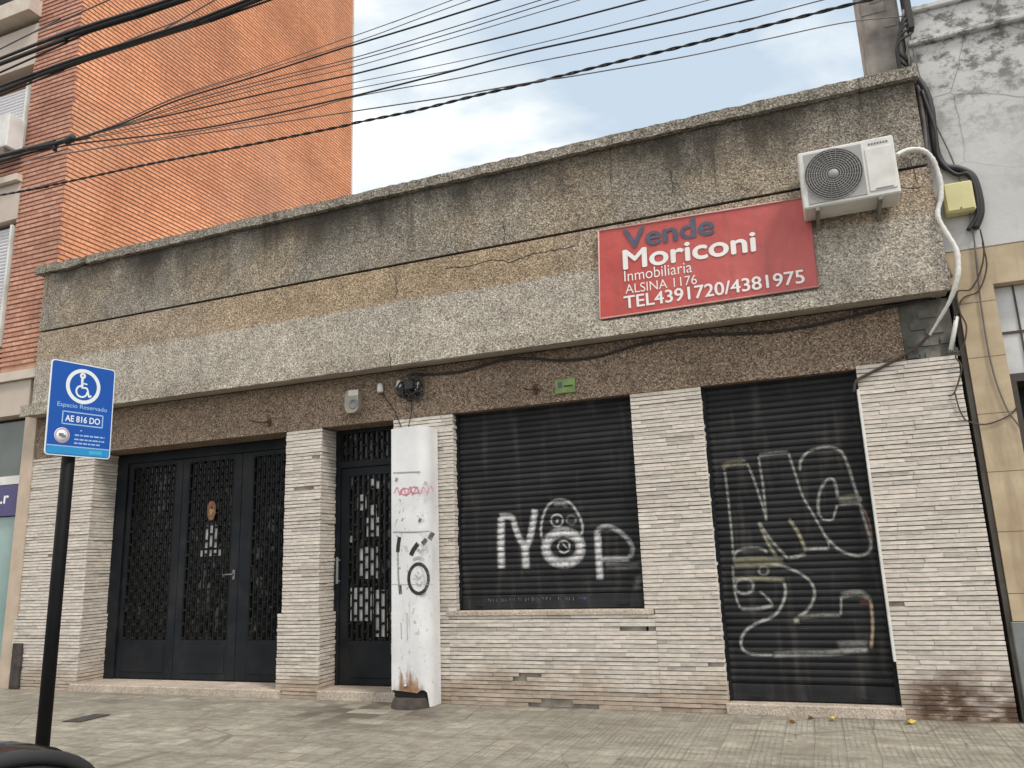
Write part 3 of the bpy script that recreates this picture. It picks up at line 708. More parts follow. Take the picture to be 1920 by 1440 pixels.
# worn print along the bottom rail of the window shutter, too faded to read
m = MB(); yb = YW-.0185
for i in range(46):
    x = 915+i*4.1+random.uniform(-1, 1)
    if random.random() < .2: continue
    a = P(x, 1124-(x-915)*.028+random.uniform(-2.5, 0), yb); hgt = random.uniform(.018, .034)
    v = random.uniform(.05, .13); b_ = .05 if x < 1090 else .22
    m.add([(a[0],yb-.0012,a[2]-hgt),(a[0]+.011,yb-.0012,a[2]-hgt),(a[0]+.011,yb-.0012,a[2]),(a[0],yb-.0012,a[2])], [(0,1,2,3)], (v,v,v+b_*.6,.75))
m.build('worn_lettering', M['spray'], wsh)
_st[0] = 0
m = MB(); C1 = (.36,.36,.335); C2 = (.37,.35,.24); C3 = (.42,.42,.41)
S2 = lambda pts, wp=4.3, c=C1, a=.66, **k: spray(m, pts, wp, YS, c, a, **k)
S2([(1375,1042),(1372,1000),(1366,940),(1360,890),(1357,876)]); S2([(1352,874),(1372,869),(1400,867)], 9, C2, .55)
S2([(1400,867),(1412,895),(1424,930),(1437,972)]); S2([(1437,978),(1432,920),(1426,880),(1422,855)]); S2([(1422,854),(1450,850),(1478,848)], 6)
S2([(1478,848),(1490,885),(1505,930),(1525,965),(1553,1015)]); S2([(1423,978),(1434,1005),(1444,1025),(1456,1044)], 6, C2, .7); S2([(1424,982),(1448,1015),(1478,1048)], 5)
S2([(1478,1047),(1495,1043),(1512,1038)], 6); S2([(1479,972),(1497,1000),(1512,1034)], 6, C2, .7); S2([(1512,1029),(1534,1028),(1555,1028)], 6, C3); S2([(1553,1013),(1555,1028)], 4)
S2([(1500,885),(1501,866),(1512,850),(1530,842),(1556,839),(1576,846),(1588,868),(1600,905),(1613,948),(1624,985),(1633,1018),(1628,1035),(1610,1042),(1590,1038),(1570,1028),(1545,1003)], 5, C1, .75)
S2([(1536,968),(1534,945),(1538,920),(1550,901),(1562,899),(1568,915),(1571,936)], 5); S2([(1571,936),(1592,932),(1613,930)], 8, C2, .6); S2([(1613,930),(1614,943)], 4); S2([(1572,945),(1592,943),(1614,943)], 7, C3, .6)
S2([(1536,966),(1545,974),(1560,974),(1566,960),(1570,946)], 4); S2([(1618,950),(1630,980),(1635,1012)], 3, (.40,.24,.18), .5)
S2([(1375,1048),(1382,1034),(1400,1028),(1425,1028),(1440,1036)], 5, C3); S2([(1373,1052),(1415,1050),(1470,1052)], 10, C2, .5); S2([(1376,1062),(1420,1060),(1462,1058)], 9, C2, .45)
S2([(1375,1086),(1410,1084),(1440,1086),(1472,1088)], 8, C2, .55); S2(circ(1396,1099,17,14), 5, C3, .6, closed=True); S2(circ(1432,1070,9,8), 4, C3, .5, closed=True)
S2([(1374,1060),(1377,1100),(1382,1125),(1389,1141)]); S2([(1389,1142),(1418,1142),(1450,1135)], 6, C3); S2([(1450,1135),(1440,1122),(1424,1108)])
S2([(1470,1090),(1473,1110),(1466,1135),(1450,1155),(1420,1168),(1399,1182),(1390,1200),(1394,1218),(1412,1226),(1450,1227)], 5, C3, .75)
S2([(1450,1227),(1500,1225),(1560,1224),(1628,1217)], 8, C3, .65); S2([(1570,1210),(1600,1208),(1628,1208)], 12, C3, .3)
S2([(1633,1216),(1636,1180),(1634,1140),(1630,1122)], 5, (.46,.36,.24), .85); S2([(1630,1122),(1616,1113),(1598,1112),(1577,1117)], 9, C1, .6); S2([(1610,1128),(1630,1130)], 6, (.34,.10,.06), .5)
S2([(1577,1117),(1577,1135),(1576,1154)], 4); S2([(1576,1154),(1540,1154),(1500,1157)], 6, C1, .6); S2([(1494,1170),(1493,1156)], 8, C2, .7)
S2([(1494,1158),(1512,1146),(1524,1128),(1527,1108),(1519,1090),(1500,1075),(1470,1062),(1445,1058)], 5, C1, .75)
m.build('graffiti', M['spray'], dsh)

# ------------------------------------------------------------------ pale rectangles behind the door lattices
def oblong(px, w_, h_, y, label, mat='offwhite', cat='oblong', name='pale_oblong', grp='pale rectangles behind the door lattices'):
    c = P(*px, y); m = MB(); m.box(c[0]-w_/2, c[0]+w_/2, y-.002, y, c[2]-h_/2, c[2]+h_/2)  # thin pale box set between lattice and glass
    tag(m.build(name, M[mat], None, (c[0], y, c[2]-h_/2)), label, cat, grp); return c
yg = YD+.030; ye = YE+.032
oblong((398,1006), .20, .26, yg, 'white rectangle behind the middle garage leaf, under the orange sticker')
oblong((395,1037), .30, .07, yg, 'small white strip below the white rectangle on the middle garage leaf')
c = P(396,958,YD-.006); m = MB(); yk = YD-.0015
m.prism([(c[0]+a*.062, c[2]+b*.12) for a, b in ((-1,.55),(-.6,.85),(-.25,1),(.25,1),(.6,.85),(1,.55),(1,-.25),(.55,-.8),(0,-1),(-.55,-.8),(-1,-.25))], 'y', yk-.003, yk)
stk = tag(m.build('badge_sticker', plain('orange_sticker', (.20,.085,.035), .6, var=.75, scale=34), None, (c[0], yk, c[2]-.16)), 'small orange and yellow badge sticker on the middle leaf of the garage door', 'sticker')
m = MB(); m.prism([(c[0]+a*.04, c[2]-.02+b*.04) for a, b in ((-1,1),(1,1),(0,-1))], 'y', yk-.005, yk-.0032); WL[stk.name] = (c[0], yk, c[2]-.16); m.build('badge_mark', plain('straw_yellow_print', (.30,.22,.08), .6), stk)
for px, w_, h_, lb in (((703,907), .11, .11, 'greenish white patch at the top of the entrance door lattice'),
                       ((679,942), .11, .17, 'upper left small white rectangle on the entrance door'),
                       ((699,958), .10, .13, 'small white rectangle just right of and below the upper left one on the entrance door'),
                       ((699,988), .15, .20, 'white rectangle in the middle of the stack beside the white sheathed post'),
                       ((656,1011), .08, .07, 'tiny grey patch near the left stile of the entrance door'),
                       ((691,1055), .23, .33, 'large white rectangle at handle height on the entrance door'),
                       ((677,1133), .26, .34, 'lower left white rectangle on the entrance door lattice'),
                       ((713,1128), .17, .24, 'grey green rectangle beside the lower left white rectangle'),
                       ((714,1172), .17, .23, 'lowest white rectangle on the entrance door, next to the post')):
    oblong(px, w_, h_, ye, lb)

# ------------------------------------------------------------------ white sheathed post
PX0, PX1, PY0, PY1, PZT = -3.905, -3.505, -.285, -.022, 2.625
post = thing('sheathed_post', ((PX0+PX1)/2, -.15, 0), 'white sheet metal post with rusty torn foot and black graffiti between door and window', 'post')
def rrect(x0, x1, y0, y1, r, n=5):
    o = []
    for cx, cy, a in ((x1-r, y0+r, -90), (x1-r*.12, y1-r*.12, 0), (x0+r*.12, y1-r*.12, 90), (x0+.02, y0+.02, 180)):
        rr = {-90: r, 0: r*.12, 90: r*.12, 180: .02}[a]
        for i in range(n+1): an = math.radians(a+90*i/n); o.append((cx+rr*math.cos(an), cy+rr*math.sin(an)))
    return o
m = MB(); pr = rrect(PX0, PX1, PY0, PY1, .12, 8); npf = len(pr); vs = []; fs = []
for zi in range(2):
    for x, y in pr:
        front = y < -.17 and x < -3.53
        zb = (.135+.018*math.sin(x*40)+random.uniform(-.008,.008)) if front else .004
        vs.append((x, y, PZT if zi else zb))
for i in range(npf): j = (i+1) % npf; fs.append((i, j, npf+j, npf+i))
fs.append(tuple(range(npf, 2*npf))); m.add(vs, fs); m.build('sheath', M['sheath'], post)
m = MB(); m.prism(rrect(PX0+.015, PX1-.03, PY0+.03, PY1-.01, .08), 'z', .09, .30); m.build('hollow_core', M['dark_void'], post)
m = MB(); n_ = 18
m.lathe(((PX0+PX1)/2-.02, PY0+.10, 0), (0,0,1), [(.205,0),(.20,.03),(.185,.07),(.17,.085),(0,.088)], n_); m.build('foot', plain('grimy_stone_foot', (.055,.045,.04), .9, var=.4, scale=14), post)
m = MB()
for px in ((676,1286),): pass
b0 = P(760,1286,PY0); m.lathe((b0[0], PY0+.002, b0[2]), (0,-1,0), [(.016,0),(.016,.01),(.008,.016),(0,.017)], 10); m.build('bolt', M['aluminium'], post)
yq = PY0
def ps(mm, px, wp, col, alpha=.9, k=6):
    pts = [P(a, b, yq) for a, b in px]; o_ = (0, yq, 0)
    stroke(mm, [(q[0], q[2]) for q in pts], 1.25*wp*D(pts[0])/FPX, o_, (1,0,0), (0,0,1), (0,-1,0), .0015, (*col, alpha), k)
m = MB(); K = (.02,.02,.02)
ps(m, [(749,1008),(747,1022),(746,1034)], 6, K, .9); ps(m, [(746,1034),(747,1080),(749,1106)], 3, (.25,.25,.25), .55); ps(m, [(750,1098),(751,1113)], 5, K, .85)
ps(m, [(771,1040),(776,1030),(783,1020)], 7, K, .85); ps(m, [(793,1019),(799,1012)], 7, K, .9); ps(m, [(806,1010),(811,1000)], 8, K, .9)
ps(m, [(738,998),(775,998),(806,996)], 2.4, (.25,.25,.25), .7)
ps(m, circ(785,1085,18.5,27.5,20)+[circ(785,1085,18.5,27.5,20)[0]], 5, K, .92, 3)
for q_ in ([(778,1078),(786,1084),(792,1078)],[(780,1092),(787,1098),(793,1090)],[(776,1085),(784,1088)]): ps(m, q_, 3, (.45,.45,.45), .45)
for q_ in ([(775,1050),(785,1046),(796,1050)],[(790,1036),(798,1040)],[(760,1025),(764,1034)],[(782,1030),(790,1034),(797,1030)]): ps(m, q_, 5, (.42,.43,.42), .35)
ps(m, [(738,887),(788,885)], 2.5, (.3,.3,.3), .8); ps(m, [(786,975),(789,976)], 6, K, .7); ps(m, [(742,899),(745,900)], 6, (.2,.2,.2), .6); ps(m, [(796,906),(799,907)], 6, (.2,.2,.2), .6)
ps(m, [(735,1096),(775,1096),(812,1096)], 1.4, (.4,.4,.4), .5); ps(m, [(752,1168),(753,1198)], 2, (.45,.42,.4), .6); ps(m, [(763,1150),(764,1200)], 1.6, (.45,.42,.4), .6)
m.build('graffiti', M['spray'], post); m = MB()
PK = (.62,.22,.30)
ps(m, [(739,925),(745,914),(750,928),(757,915),(762,930),(769,913),(774,928),(781,914),(787,926),(794,913),(801,924),(808,912),(813,922)], 2.4, PK, .55, 4); ps(m, circ(760,922,9,6,10), 2.4, PK, .6, 3); ps(m, circ(778,919,8,6,10), 2.4, PK, .55, 3); ps(m, [(800,905),(803,918),(800,930)], 2.2, PK, .5)
m.build('pink_scribble', M['spray'], post); m = MB()
for k in range(26):
    x = random.uniform(738, 795); y = random.uniform(930, 1210); ps(m, [(x, y), (x+random.uniform(-3,3), y+random.uniform(1,6))], random.uniform(1.2,2.6), (.28,.28,.27), random.uniform(.25,.6))
m.build('scuff_marks', M['spray'], post)

# ------------------------------------------------------------------ small fixtures on the shop front
a = P(651,777,-.02); b = P(677,731,-.02); m = MB()
m.prism([((a[0]+b[0])/2+(b[0]-a[0])/2*math.copysign(abs(math.cos(t))**.6, math.cos(t)), (a[2]+b[2])/2+(b[2]-a[2])/2*math.copysign(abs(math.sin(t))**.6, math.sin(t))) for t in [i*math.pi/12 for i in range(24)]], 'y', -.075, .004)
al = tag(m.build('alarm_box', M['cream'], None, ((a[0]+b[0])/2, 0, a[2])), 'rounded cream alarm box on the brown lintel above the entrance door', 'alarm box'); WL[al.name] = ((a[0]+b[0])/2, 0, a[2])
m = MB(); cc = P(662,757,-.08); m.lathe((cc[0], -.0745, cc[2]), (0,-1,0), [(.055,0),(.055,.006),(.04,.008),(.038,.003),(0,.003)], 20); m.build('siren_grille', M['grey_plastic'], al)
m = MB(); m.box(cc[0]-.06, cc[0]+.06, -.079, -.074, cc[2]+.09, cc[2]+.15); m.build('label_plate', M['white_metal'], al)
for px, lb in (((713,727), 'leftmost of the three white clip insulators under the canopy'), ((749,721), 'middle one of the three white clip insulators, left of the black cable tangle'), ((784,725), 'rightmost of the three white clip insulators, right of the black cable tangle')):
    c = P(*px, -.03); m = MB(); m.lathe((c[0], -.03, c[2]-.05), (0,0,1), [(0,0),(.03,0),(.034,.02),(.03,.075),(.02,.095),(0,.1)], 14); m.box(c[0]-.012, c[0]+.012, -.03, .004, c[2]-.012, c[2]+.012)
    tag(m.build('insulator', M['white_metal'], None, (c[0], 0, c[2]-.05)), lb, 'insulator', 'insulators on the lintel')
m = MB(); cx = P(767,722,-.06)
for k in range(9):
    pts = [(cx[0]+random.uniform(-.16,.17), random.uniform(-.09,-.012), cx[2]+random.uniform(-.16,.13)) for _ in range(5)]; m.tube(spline(pts, 6), random.uniform(.006,.012), 6)
for a_, b_ in (((713,735),(752,800)), ((768,735),(766,800))):
    p0 = P(*a_, -.012); p1 = P(*b_, -.012); m.tube(spline([p0, ((p0[0]+p1[0])/2+.03, -.012, (p0[2]+p1[2])/2), p1], 6), .005, 6)
m.bbox(cx[0]-.06, cx[0]+.05, -.07, .003, cx[2]-.05, cx[2]+.06, .01)
tag(m.build('cable_tangle', M['black_cable'], None, (cx[0], 0, cx[2]-.1)), 'knotted tangle of black cables around a splice box under the canopy', 'cable tangle')
def hook(pts, label):
    m = MB(); q = [P(a, b, y) for a, b, y in pts]; m.tube(spline(q, 5), .011, 8); e_ = q[-1]; m.bbox(e_[0]-.02, e_[0]+.02, -.02, .003, e_[2]-.05, e_[2]+.05, .004)
    tag(m.build('wall_bracket', M['rust'], None, (e_[0], 0, e_[2]-.05)), label, 'bracket', 'rusty hooks on the lintel')
hook([(470,789,-.22),(485,791,-.14),(503,791,-.02)], 'rusty iron hook on the lintel above the garage door')
hook([(982,727,-.22),(990,730,-.13),(1003,729,-.02)], 'rusty iron hook on the lintel left of the green plate')
a = P(1041,739,-.01); b = P(1078,708,-.01); m = MB(); m.bbox(a[0], b[0], -.012, .003, a[2], b[2], .004)
gp = tag(m.build('green_plate', M['green'], None, ((a[0]+b[0])/2, 0, a[2])), 'small faded green plate on the lintel above the window shutter', 'plate'); WL[gp.name] = ((a[0]+b[0])/2, 0, a[2])
m = MB(); s_ = P(1046,728,-.013); m.box(s_[0], s_[0]+.045, -.0145, -.0122, s_[2], s_[2]+.06); m.build('printed_mark', M['letter_slate'], gp)
m = MB(); m.box(s_[0]+.06, s_[0]+.15, -.0142, -.0122, s_[2]+.005, s_[2]+.02); m.build('printed_line', M['black_paint'], gp)
# plate at the foot of the left pier
a = P(19,1297,-.03); b = P(45,1206,-.03); m = MB(); m.bbox(a[0], b[0], -.06, .0, max(.003, a[2]), b[2], .004)
mc = tag(m.build('cover_plate', plain('rusty_dark_cover', (.045,.037,.032), .7, var=.6, scale=10), None, ((a[0]+b[0])/2, -.02, .003)), 'dark rusty meter cover at the foot of the left stone pier', 'cover')

# ------------------------------------------------------------------ red estate agent banner
YB = -.215
c4 = [P(1122,433,YB), P(1516,369,YB), P(1535,537,YB), P(1125,598,YB)]
m = MB(); nx, nz = 26, 10; vs = []; fs = []
def bq(u, v):
    tl, tr, br_, bl_ = [np.array(q) for q in c4]; q = (tl*(1-u)+tr*u)*(1-v)+(bl_*(1-u)+br_*u)*v
    edge = min(1, 8*min(u, 1-u, v, 1-v))
    q = q.copy(); q[1] += .003+.6*edge*(.004*math.sin(7*u+3*v)+.005*math.sin(15*u-5*v+1)*max(0, u-.45)+.007*math.sin(23*u+8*v)*max(0, u-.5)); return q
for j in range(nz+1):
    for i in range(nx+1): vs.append(bq(i/nx, j/nz))
for j in range(nz):
    for i in range(nx): a_ = j*(nx+1)+i; fs.append((a_, a_+nx+1, a_+nx+2, a_+1))
m.add(vs, fs, smooth=True)
ban = thing('estate_banner', (-.75, YB, c4[3][2]), 'red sale banner with white and slate lettering fixed under the air conditioner', 'banner')
m.build('vinyl_sheet', M['banner'], ban)
m = MB(); m.prism([(q[0], q[2]) for q in c4], 'y', YB+.026, YB+.036); m.build('backing_board', plain('dark_backing_board', (.05,.02,.02), .8), ban)
m = MB(); m.tube([c4[0], c4[1], c4[2], c4[3], c4[0]], .009, 6); m.build('hem', M['banner_edge'], ban)
def bt(body, bl, br, top, mat, bold, fat=()):
    y = YB-.0035; p0, p1, p2 = P(*bl, y), P(*br, y), P(*top, y); h = p2[2]-p0[2]
    mm = text_on(body, p0, p1, h, (0,-1,0), None, None, bold=bold, eps=0); v0, f0 = list(mm.v), list(mm.f)
    for k, (dx, dz) in enumerate(fat): mm.add([(a+dx, b-.0004*(k+1), c_+dz) for a, b, c_ in v0], f0)
    mm.build('lettering', M[mat], ban)
bt('Vende', (1171,467), (1339,438), (1171,432), 'letter_slate', 0, ((.008,0),(-.008,0),(0,.006),(0,-.006)))
bt('Moriconi', (1170,505), (1417,470), (1170,470), 'letter_white', 0, ((.008,0),(-.008,0),(0,.006),(0,-.006)))
bt('Inmobiliaria', (1171,528), (1298,510), (1171,508), 'letter_white', -.004)
bt('ALSINA 1176', (1173,551), (1307,532), (1173,534), 'letter_white', -.004)
bt('TEL4391720/4381975', (1171,579), (1509,530), (1171,556), 'letter_white', 0, ((.003,0),(-.003,0),(0,.003)))

# ------------------------------------------------------------------ air conditioner on the parapet
AX0, AX1, AY0, AY1, AZ0, AZ1 = .185, .925, -.50, -.215, 4.085, 4.60
ac = thing('air_conditioner', ((AX0+AX1)/2, -.2, AZ0), 'cream white air conditioner outdoor unit on brackets above the red banner', 'air conditioner')
m = MB(); m.bbox(AX0, AX1, AY0, AY1, AZ0, AZ1, .012); m.build('casing', M['white_metal'], ac)
gcx, gcz, gr = .445, (AZ0+AZ1)/2+.005, .225
m = MB(); m.bbox(AX0+.045, AX0+.495, AY0-.006, AY0+.004, AZ0+.03, AZ1-.03, .003); m.build('fan_surround', plain('surround_grey', (.33,.33,.325), .6), ac)
m = MB(); m.lathe((gcx, AY0-.0062, gcz), (0,-1,0), [(0,0),(gr-.005,0),(gr-.002,.002)], 40); m.build('fan_well', plain('fan_well_grey', (.11,.105,.105), .7), ac)
m = MB()
for i in range(1, 13): r_ = gr*i/12; m.tube([(gcx+r_*math.cos(t*math.pi/18), AY0-.018, gcz+r_*math.sin(t*math.pi/18)) for t in range(37)], .0035, 4, cap=False)
for i in range(28): t = i*2*math.pi/28; m.tube([(gcx+.03*math.cos(t), AY0-.016, gcz+.03*math.sin(t)), (gcx+gr*math.cos(t+.25), AY0-.014, gcz+gr*math.sin(t+.25))], .0028, 4)
m.lathe((gcx, AY0-.018, gcz), (0,-1,0), [(.04,0),(.035,.008),(0,.01)], 20)
m.build('fan_grille', plain('grille_grey', (.30,.295,.29), .6), ac)
m = MB(); m.bbox(AX0+.515, AX1-.02, AY0-.008, AY0+.004, AZ0+.045, AZ1-.085, .006); m.build('service_panel', M['white_metal'], ac)
m = MB(); m.box(AX0+.56, AX1-.05, AY0-.0095, AY0-.007, AZ0+.055, AZ0+.068)
for k in range(7): m.box(AX0+.55+k*.022, AX0+.564+k*.022, AY0-.004, AY0+.004, AZ1-.058, AZ1-.042)
m.build('panel_print', M['grey_plastic'], ac)
for x in (AX0+.09, AX1-.17):
    m = MB(); m.box(x, x+.03, AY0-.01, -.181, AZ0-.035, AZ0-.002); m.box(x, x+.03, -.205, -.181, AZ0-.09, AZ0-.035)
    m.add([(x+.004,-.20,AZ0-.085),(x+.026,-.20,AZ0-.085),(x+.026,-.19,AZ0-.07),(x+.004,-.19,AZ0-.07),(x+.004,AY0+.05,AZ0-.04),(x+.026,AY0+.05,AZ0-.04),(x+.026,AY0+.08,AZ0-.034),(x+.004,AY0+.08,AZ0-.034)], [(0,1,2,3),(4,5,6,7),(0,1,5,4),(1,2,6,5),(2,3,7,6),(3,0,4,7)])
    m.build('bracket', plain('painted_bracket', (.22,.21,.18), .7), ac)

def line(px, Y, rpx, name, mat, label, cat, group=None, k=8, n=8, ext=(0, 0)):
    ys = Y if isinstance(Y, (list, tuple)) else [Y]*len(px)
    pts = [np.array(P(a, b, y)) for (a, b), y in zip(px, ys)]
    if ext[0]: d = pts[0]-pts[1]; pts = [pts[0]+d/np.linalg.norm(d)*ext[0]]+pts
    if ext[1]: d = pts[-1]-pts[-2]; pts = pts+[pts[-1]+d/np.linalg.norm(d)*ext[1]]
    r = rpx*float(np.mean([D(q) for q in pts[1:-1]] or [D(pts[0])]))/FPX
    sp = spline(pts, k); rr = [r*(1+.09*math.sin(i*2.1)+.08*math.sin(i*.7))*(1 if i < .78*len(sp) else 1-.55*(i/len(sp)-.78)/.22) for i in range(len(sp))] if 'conduit' in name else r
    m = MB(); m.tube(sp, rr, n); return tag(m.build(name, M[mat], None, tuple(pts[0])), label, cat, group)
line([(1680,292),(1697,283),(1722,280),(1742,290),(1755,312),(1764,345),(1764,372),(1758,402),(1770,430),(1792,466),(1797,500),(1793,530),(1780,566),(1758,604),(1742,630)], [-.3,-.26,-.22,-.2,-.2,-.2,-.2,-.21,-.23,-.25,-.26,-.25,-.2,-.1,-.04], 4.0, 'white_conduit', 'white_metal', 'white flexible pipe curling from the air conditioner down to the canopy end', 'pipe')
line([(1742,628),(1725,645),(1700,663),(1665,682),(1630,700),(1606,714),(1601,735)], [-.05,-.03,-.02,-.02,-.02,-.03,-.02], 2.4, 'branch_cable', 'brown_cable', 'brown cable from the white pipe down to the corner of the door shutter', 'cable')
line([(770,702),(815,701),(860,697),(905,685),(950,673),(1000,672),(1050,675),(1120,668),(1200,645),(1280,631),(1360,626),(1440,622),(1520,610),(1600,592),(1680,572),(1745,558)], -.02, 2.3, 'canopy_cable', 'black_cable', 'long sagging black cable running under the canopy to the right end', 'cable')
line([(1720,148),(1735,172),(1745,205),(1750,250),(1757,290),(1772,312),(1800,318),(1822,330),(1834,362),(1838,398),(1828,428)], -.03, 6, 'cable_bundle', 'black_cable', 'thick black cable bundle looping down the white wall around the yellow box', 'cable')
line([(1728,170),(1752,240),(1760,296),(1790,326),(1815,326),(1828,352),(1833,400),(1815,432)], -.05, 3.2, 'cable_bundle', 'black_cable', 'second thinner black cable beside the bundle around the yellow box', 'cable')
line([(1722,160),(1732,230),(1738,300),(1750,390),(1764,470),(1782,520)], -.03, 4.0, 'grey_pipe', 'grey_cable', 'straight grey pipe down the joint right of the parapet', 'pipe')
line([(1700,30),(1716,110),(1745,210),(1790,310),(1822,420),(1838,560),(1858,680),(1885,760),(1912,800)], -.03, 1.2, 'drop_wire', 'grey_cable', 'thin wire falling from the roof pillar across the white wall', 'wire', 'thin loose wires at the right building')
line([(1838,430),(1845,470),(1838,510),(1820,542),(1795,548),(1800,585),(1812,612),(1806,650),(1792,668),(1803,690),(1790,735),(1778,742)], -.05, 1.3, 'loose_wire', 'brown_cable', 'loose looping wire hanging beside the canopy end', 'wire', 'thin loose wires at the right building')
line([(1842,455),(1850,500),(1835,545),(1805,560),(1790,600)], -.04, 1.2, 'loose_wire', 'brown_cable', 'short curled wire on the beige beam below the yellow box', 'wire', 'thin loose wires at the right building')
line([(1790,735),(1800,770),(1815,790),(1850,795),(1890,780),(1910,760)], -.03, 1.1, 'loose_wire', 'brown_cable', 'thin wire drooping across the beige pier to the dark opening', 'wire', 'thin loose wires at the right building')
a = P(1774,406,-.08); b = P(1820,340,-.08); m = MB(); m.bbox(a[0], b[0], -.12, -.002, a[2]+.01, b[2], .012)
yb_ = tag(m.build('junction_box', M['yellow'], None, ((a[0]+b[0])/2, 0, a[2])), 'pale yellow junction box among black cables on the white wall', 'junction box'); WL[yb_.name] = ((a[0]+b[0])/2, 0, a[2])
m = MB(); m.bbox(a[0]+.012, b[0]-.012, -.128, -.119, a[2]+.022, b[2]-.012, .004); m.build('lid', M['yellow'], yb_)
m = MB(); m.lathe(((a[0]+b[0])/2, -.128, a[2]+.035), (0,-1,0), [(.007,0),(.007,.003),(0,.004)], 8); m.build('screw', M['rust'], yb_)
a = P(1783,656,-.03); b = P(1794,594,-.03); m = MB(); m.tube([a, ((a[0]+b[0])/2, -.03, (a[2]+b[2])/2), b], .018, 10)
tag(m.build('pipe_stub', M['white_metal'], None, a), 'short pale pipe stub on the bare cement patch under the canopy end', 'pipe')

# ------------------------------------------------------------------ left apartment building
apt = thing('apartment_building', (-11, 0, 0), 'tall brick apartment building with an orange side wall above the shop', 'building')
def courses(m, run, z0, z1, plane, base, depth=.014, joint=.0205, jag=0.):
    z = math.floor(z0/ROW)*ROW+ROW
    while z < z1:
        h = ROW-joint; j = random.uniform(-jag, jag)
        if plane == 'x': m.box(base-.03, base+depth*random.uniform(.85,1.1), run[0], run[1], z+j, z+h+j)
        else: m.box(run[0], run[1], base-depth*random.uniform(.8,1.15), base+.03, z+j, z+h+j)
        z += ROW
XB_ = -10.17; AXR = -9.275; APY = .02; ABK = 7.25; ATOP = 16.5
m = MB(); m.box(XB_+.002, AXR-.012, APY+.012, ABK-.01, 4.0, ATOP); m.box(-20, XB_+.002, APY+.26, ABK-.012, 4.0, ATOP); m.build('wall_core', M['joint'], apt)
m = MB(); m.box(-20, -9.35, .35, ABK-.01, 0, 3.99); m.build('ground_floor_core', M['beige'], apt)
m = MB(); courses(m, (APY, ABK-.06), 4.0, ATOP, 'x', AXR-.013); m.build('side_wall', M['brick_orange'], apt)
m = MB(); m.box(AXR-.10, AXR+.004, ABK-.06, ABK, 4.0, ATOP); m.build('corner_render', plain('pale_edge_render', (.60,.52,.46), .9), apt)
m = MB(); courses(m, (-10.17, AXR), 4.05, ATOP, 'y', APY+.013, .016, .021, .002); m.build('brick_pilaster', M['brick_red'], apt)
XB = -10.175
def bay(zs, zt, lintel_z):
    m = MB(); z = zs; vs = []; fs = []; pp = .052; i = 0
    while z < zt:
        for t in (0,.15,.5,.85,.95): vs += [(-12.2, APY+.09-(.010*math.sin(math.pi*min(1, t/.9)) if t < .9 else -.003), z+t*pp), (XB-.10, APY+.09-(.010*math.sin(math.pi*min(1, t/.9)) if t < .9 else -.003), z+t*pp)]
        z += pp
    for i in range(len(vs)//2-1): fs.append((2*i,2*i+1,2*i+3,2*i+2))
    m.add(vs, fs); o = m.build('roller_blind', M['white_slats'], apt)
    m = MB(); m.box(XB-.10, XB-.06, APY-.01, APY+.11, zs, zt); m.box(-12.2, XB-.10, APY+.02, APY+.11, zs-.04, zs); m.build('frame', M['white_metal'], o)
bay(4.42, 6.22, 0); bay(7.42, 8.50, 0)
m = MB()
for z0, z1, y0 in ((6.30,6.86,-.01), (8.80,9.50,-.01), (3.40,3.86,-.03)): m.box(-16, XB+.02 if z0 > 4 else AXR-.22, APY+y0, APY+.25, z0, z1)
m.box(-16, AXR-.02, APY-.02, APY+.25, 3.40, 3.86) if False else None
m.build('concrete_panel', M['beige'], apt)
m = MB()
for z0, z1, xr, y0 in ((6.87,6.97,XB+.03,-.09), (9.60,9.86,XB+.04,-.20), (3.87,3.99,AXR-.02,-.08)): m.box(-16, xr, APY+y0, APY+.25, z0, z1)
m.build('ledge', plain('pale_ledge_render', (.58,.51,.44), .85), apt)
m = MB(); m.box(-16, XB-.01, APY+.2, APY+.24, 9.87, 12.3); m.build('recess_shade_panel', M['dark_void'], apt)  # black panel stands in for the shadow inside the recess
m = MB(); m.box(-16, XB-.004, APY-.9, APY+.25, 12.3, 12.5); m.build('balcony_slab', M['beige'], apt)
m = MB(); courses(m, (-16, XB), 6.98, 7.40, 'y', APY+.013, .012, .021, .002); m.build('brick_apron', M['brick_red'], apt)
m = MB(); courses(m, (-16, XB), 4.02, 4.38, 'y', APY+.013, .012, .021, .002); m.build('brick_apron', M['brick_red'], apt)
m = MB(); m.box(AXR-.24, AXR-.03, -.02, .4, 0, 3.38)
for z in (1.05, 2.15): pass
m.build('stone_pillar', M['stone_column'], apt)
m = MB(); m.box(-16, AXR-.25, .16, .18, 2.62, 3.36); m.build('upper_window', M['tinted_glass'], apt)
m = MB(); m.box(-16, AXR-.25, .10, .20, 2.50, 2.61); m.build('window_rail', M['white_metal'], apt)
m = MB(); m.box(-16, AXR-.25, .15, .17, .05, 2.08); m.build('lower_window', M['pale_glass'], apt)
m = MB(); m.box(-13, AXR-.25, .09, .149, 2.09, 2.49); ps_ = m.build('shop_sign', M['purple'], apt)
q0 = P(2,944,.085); text_on('m.r', (q0[0]-.22, .0885, q0[2]), (q0[0]+.13, .0885, q0[2]), .10, (0,-1,0), None, None, bold=.02, eps=0).build('lettering', M['letter_white'], ps_)
a = P(45,275,-.05); b = P(45,232,-.05)
ax1 = a[0]-.06; ac2 = thing('air_conditioner', (ax1-.4, 0, a[2]), 'small white air conditioner on the apartment facade beside the brick strip', 'air conditioner')
m = MB(); m.bbox(ax1-.75, ax1, -.27, -.02, a[2]-.08, b[2]+.06, .012); m.build('casing', M['white_metal'], ac2)
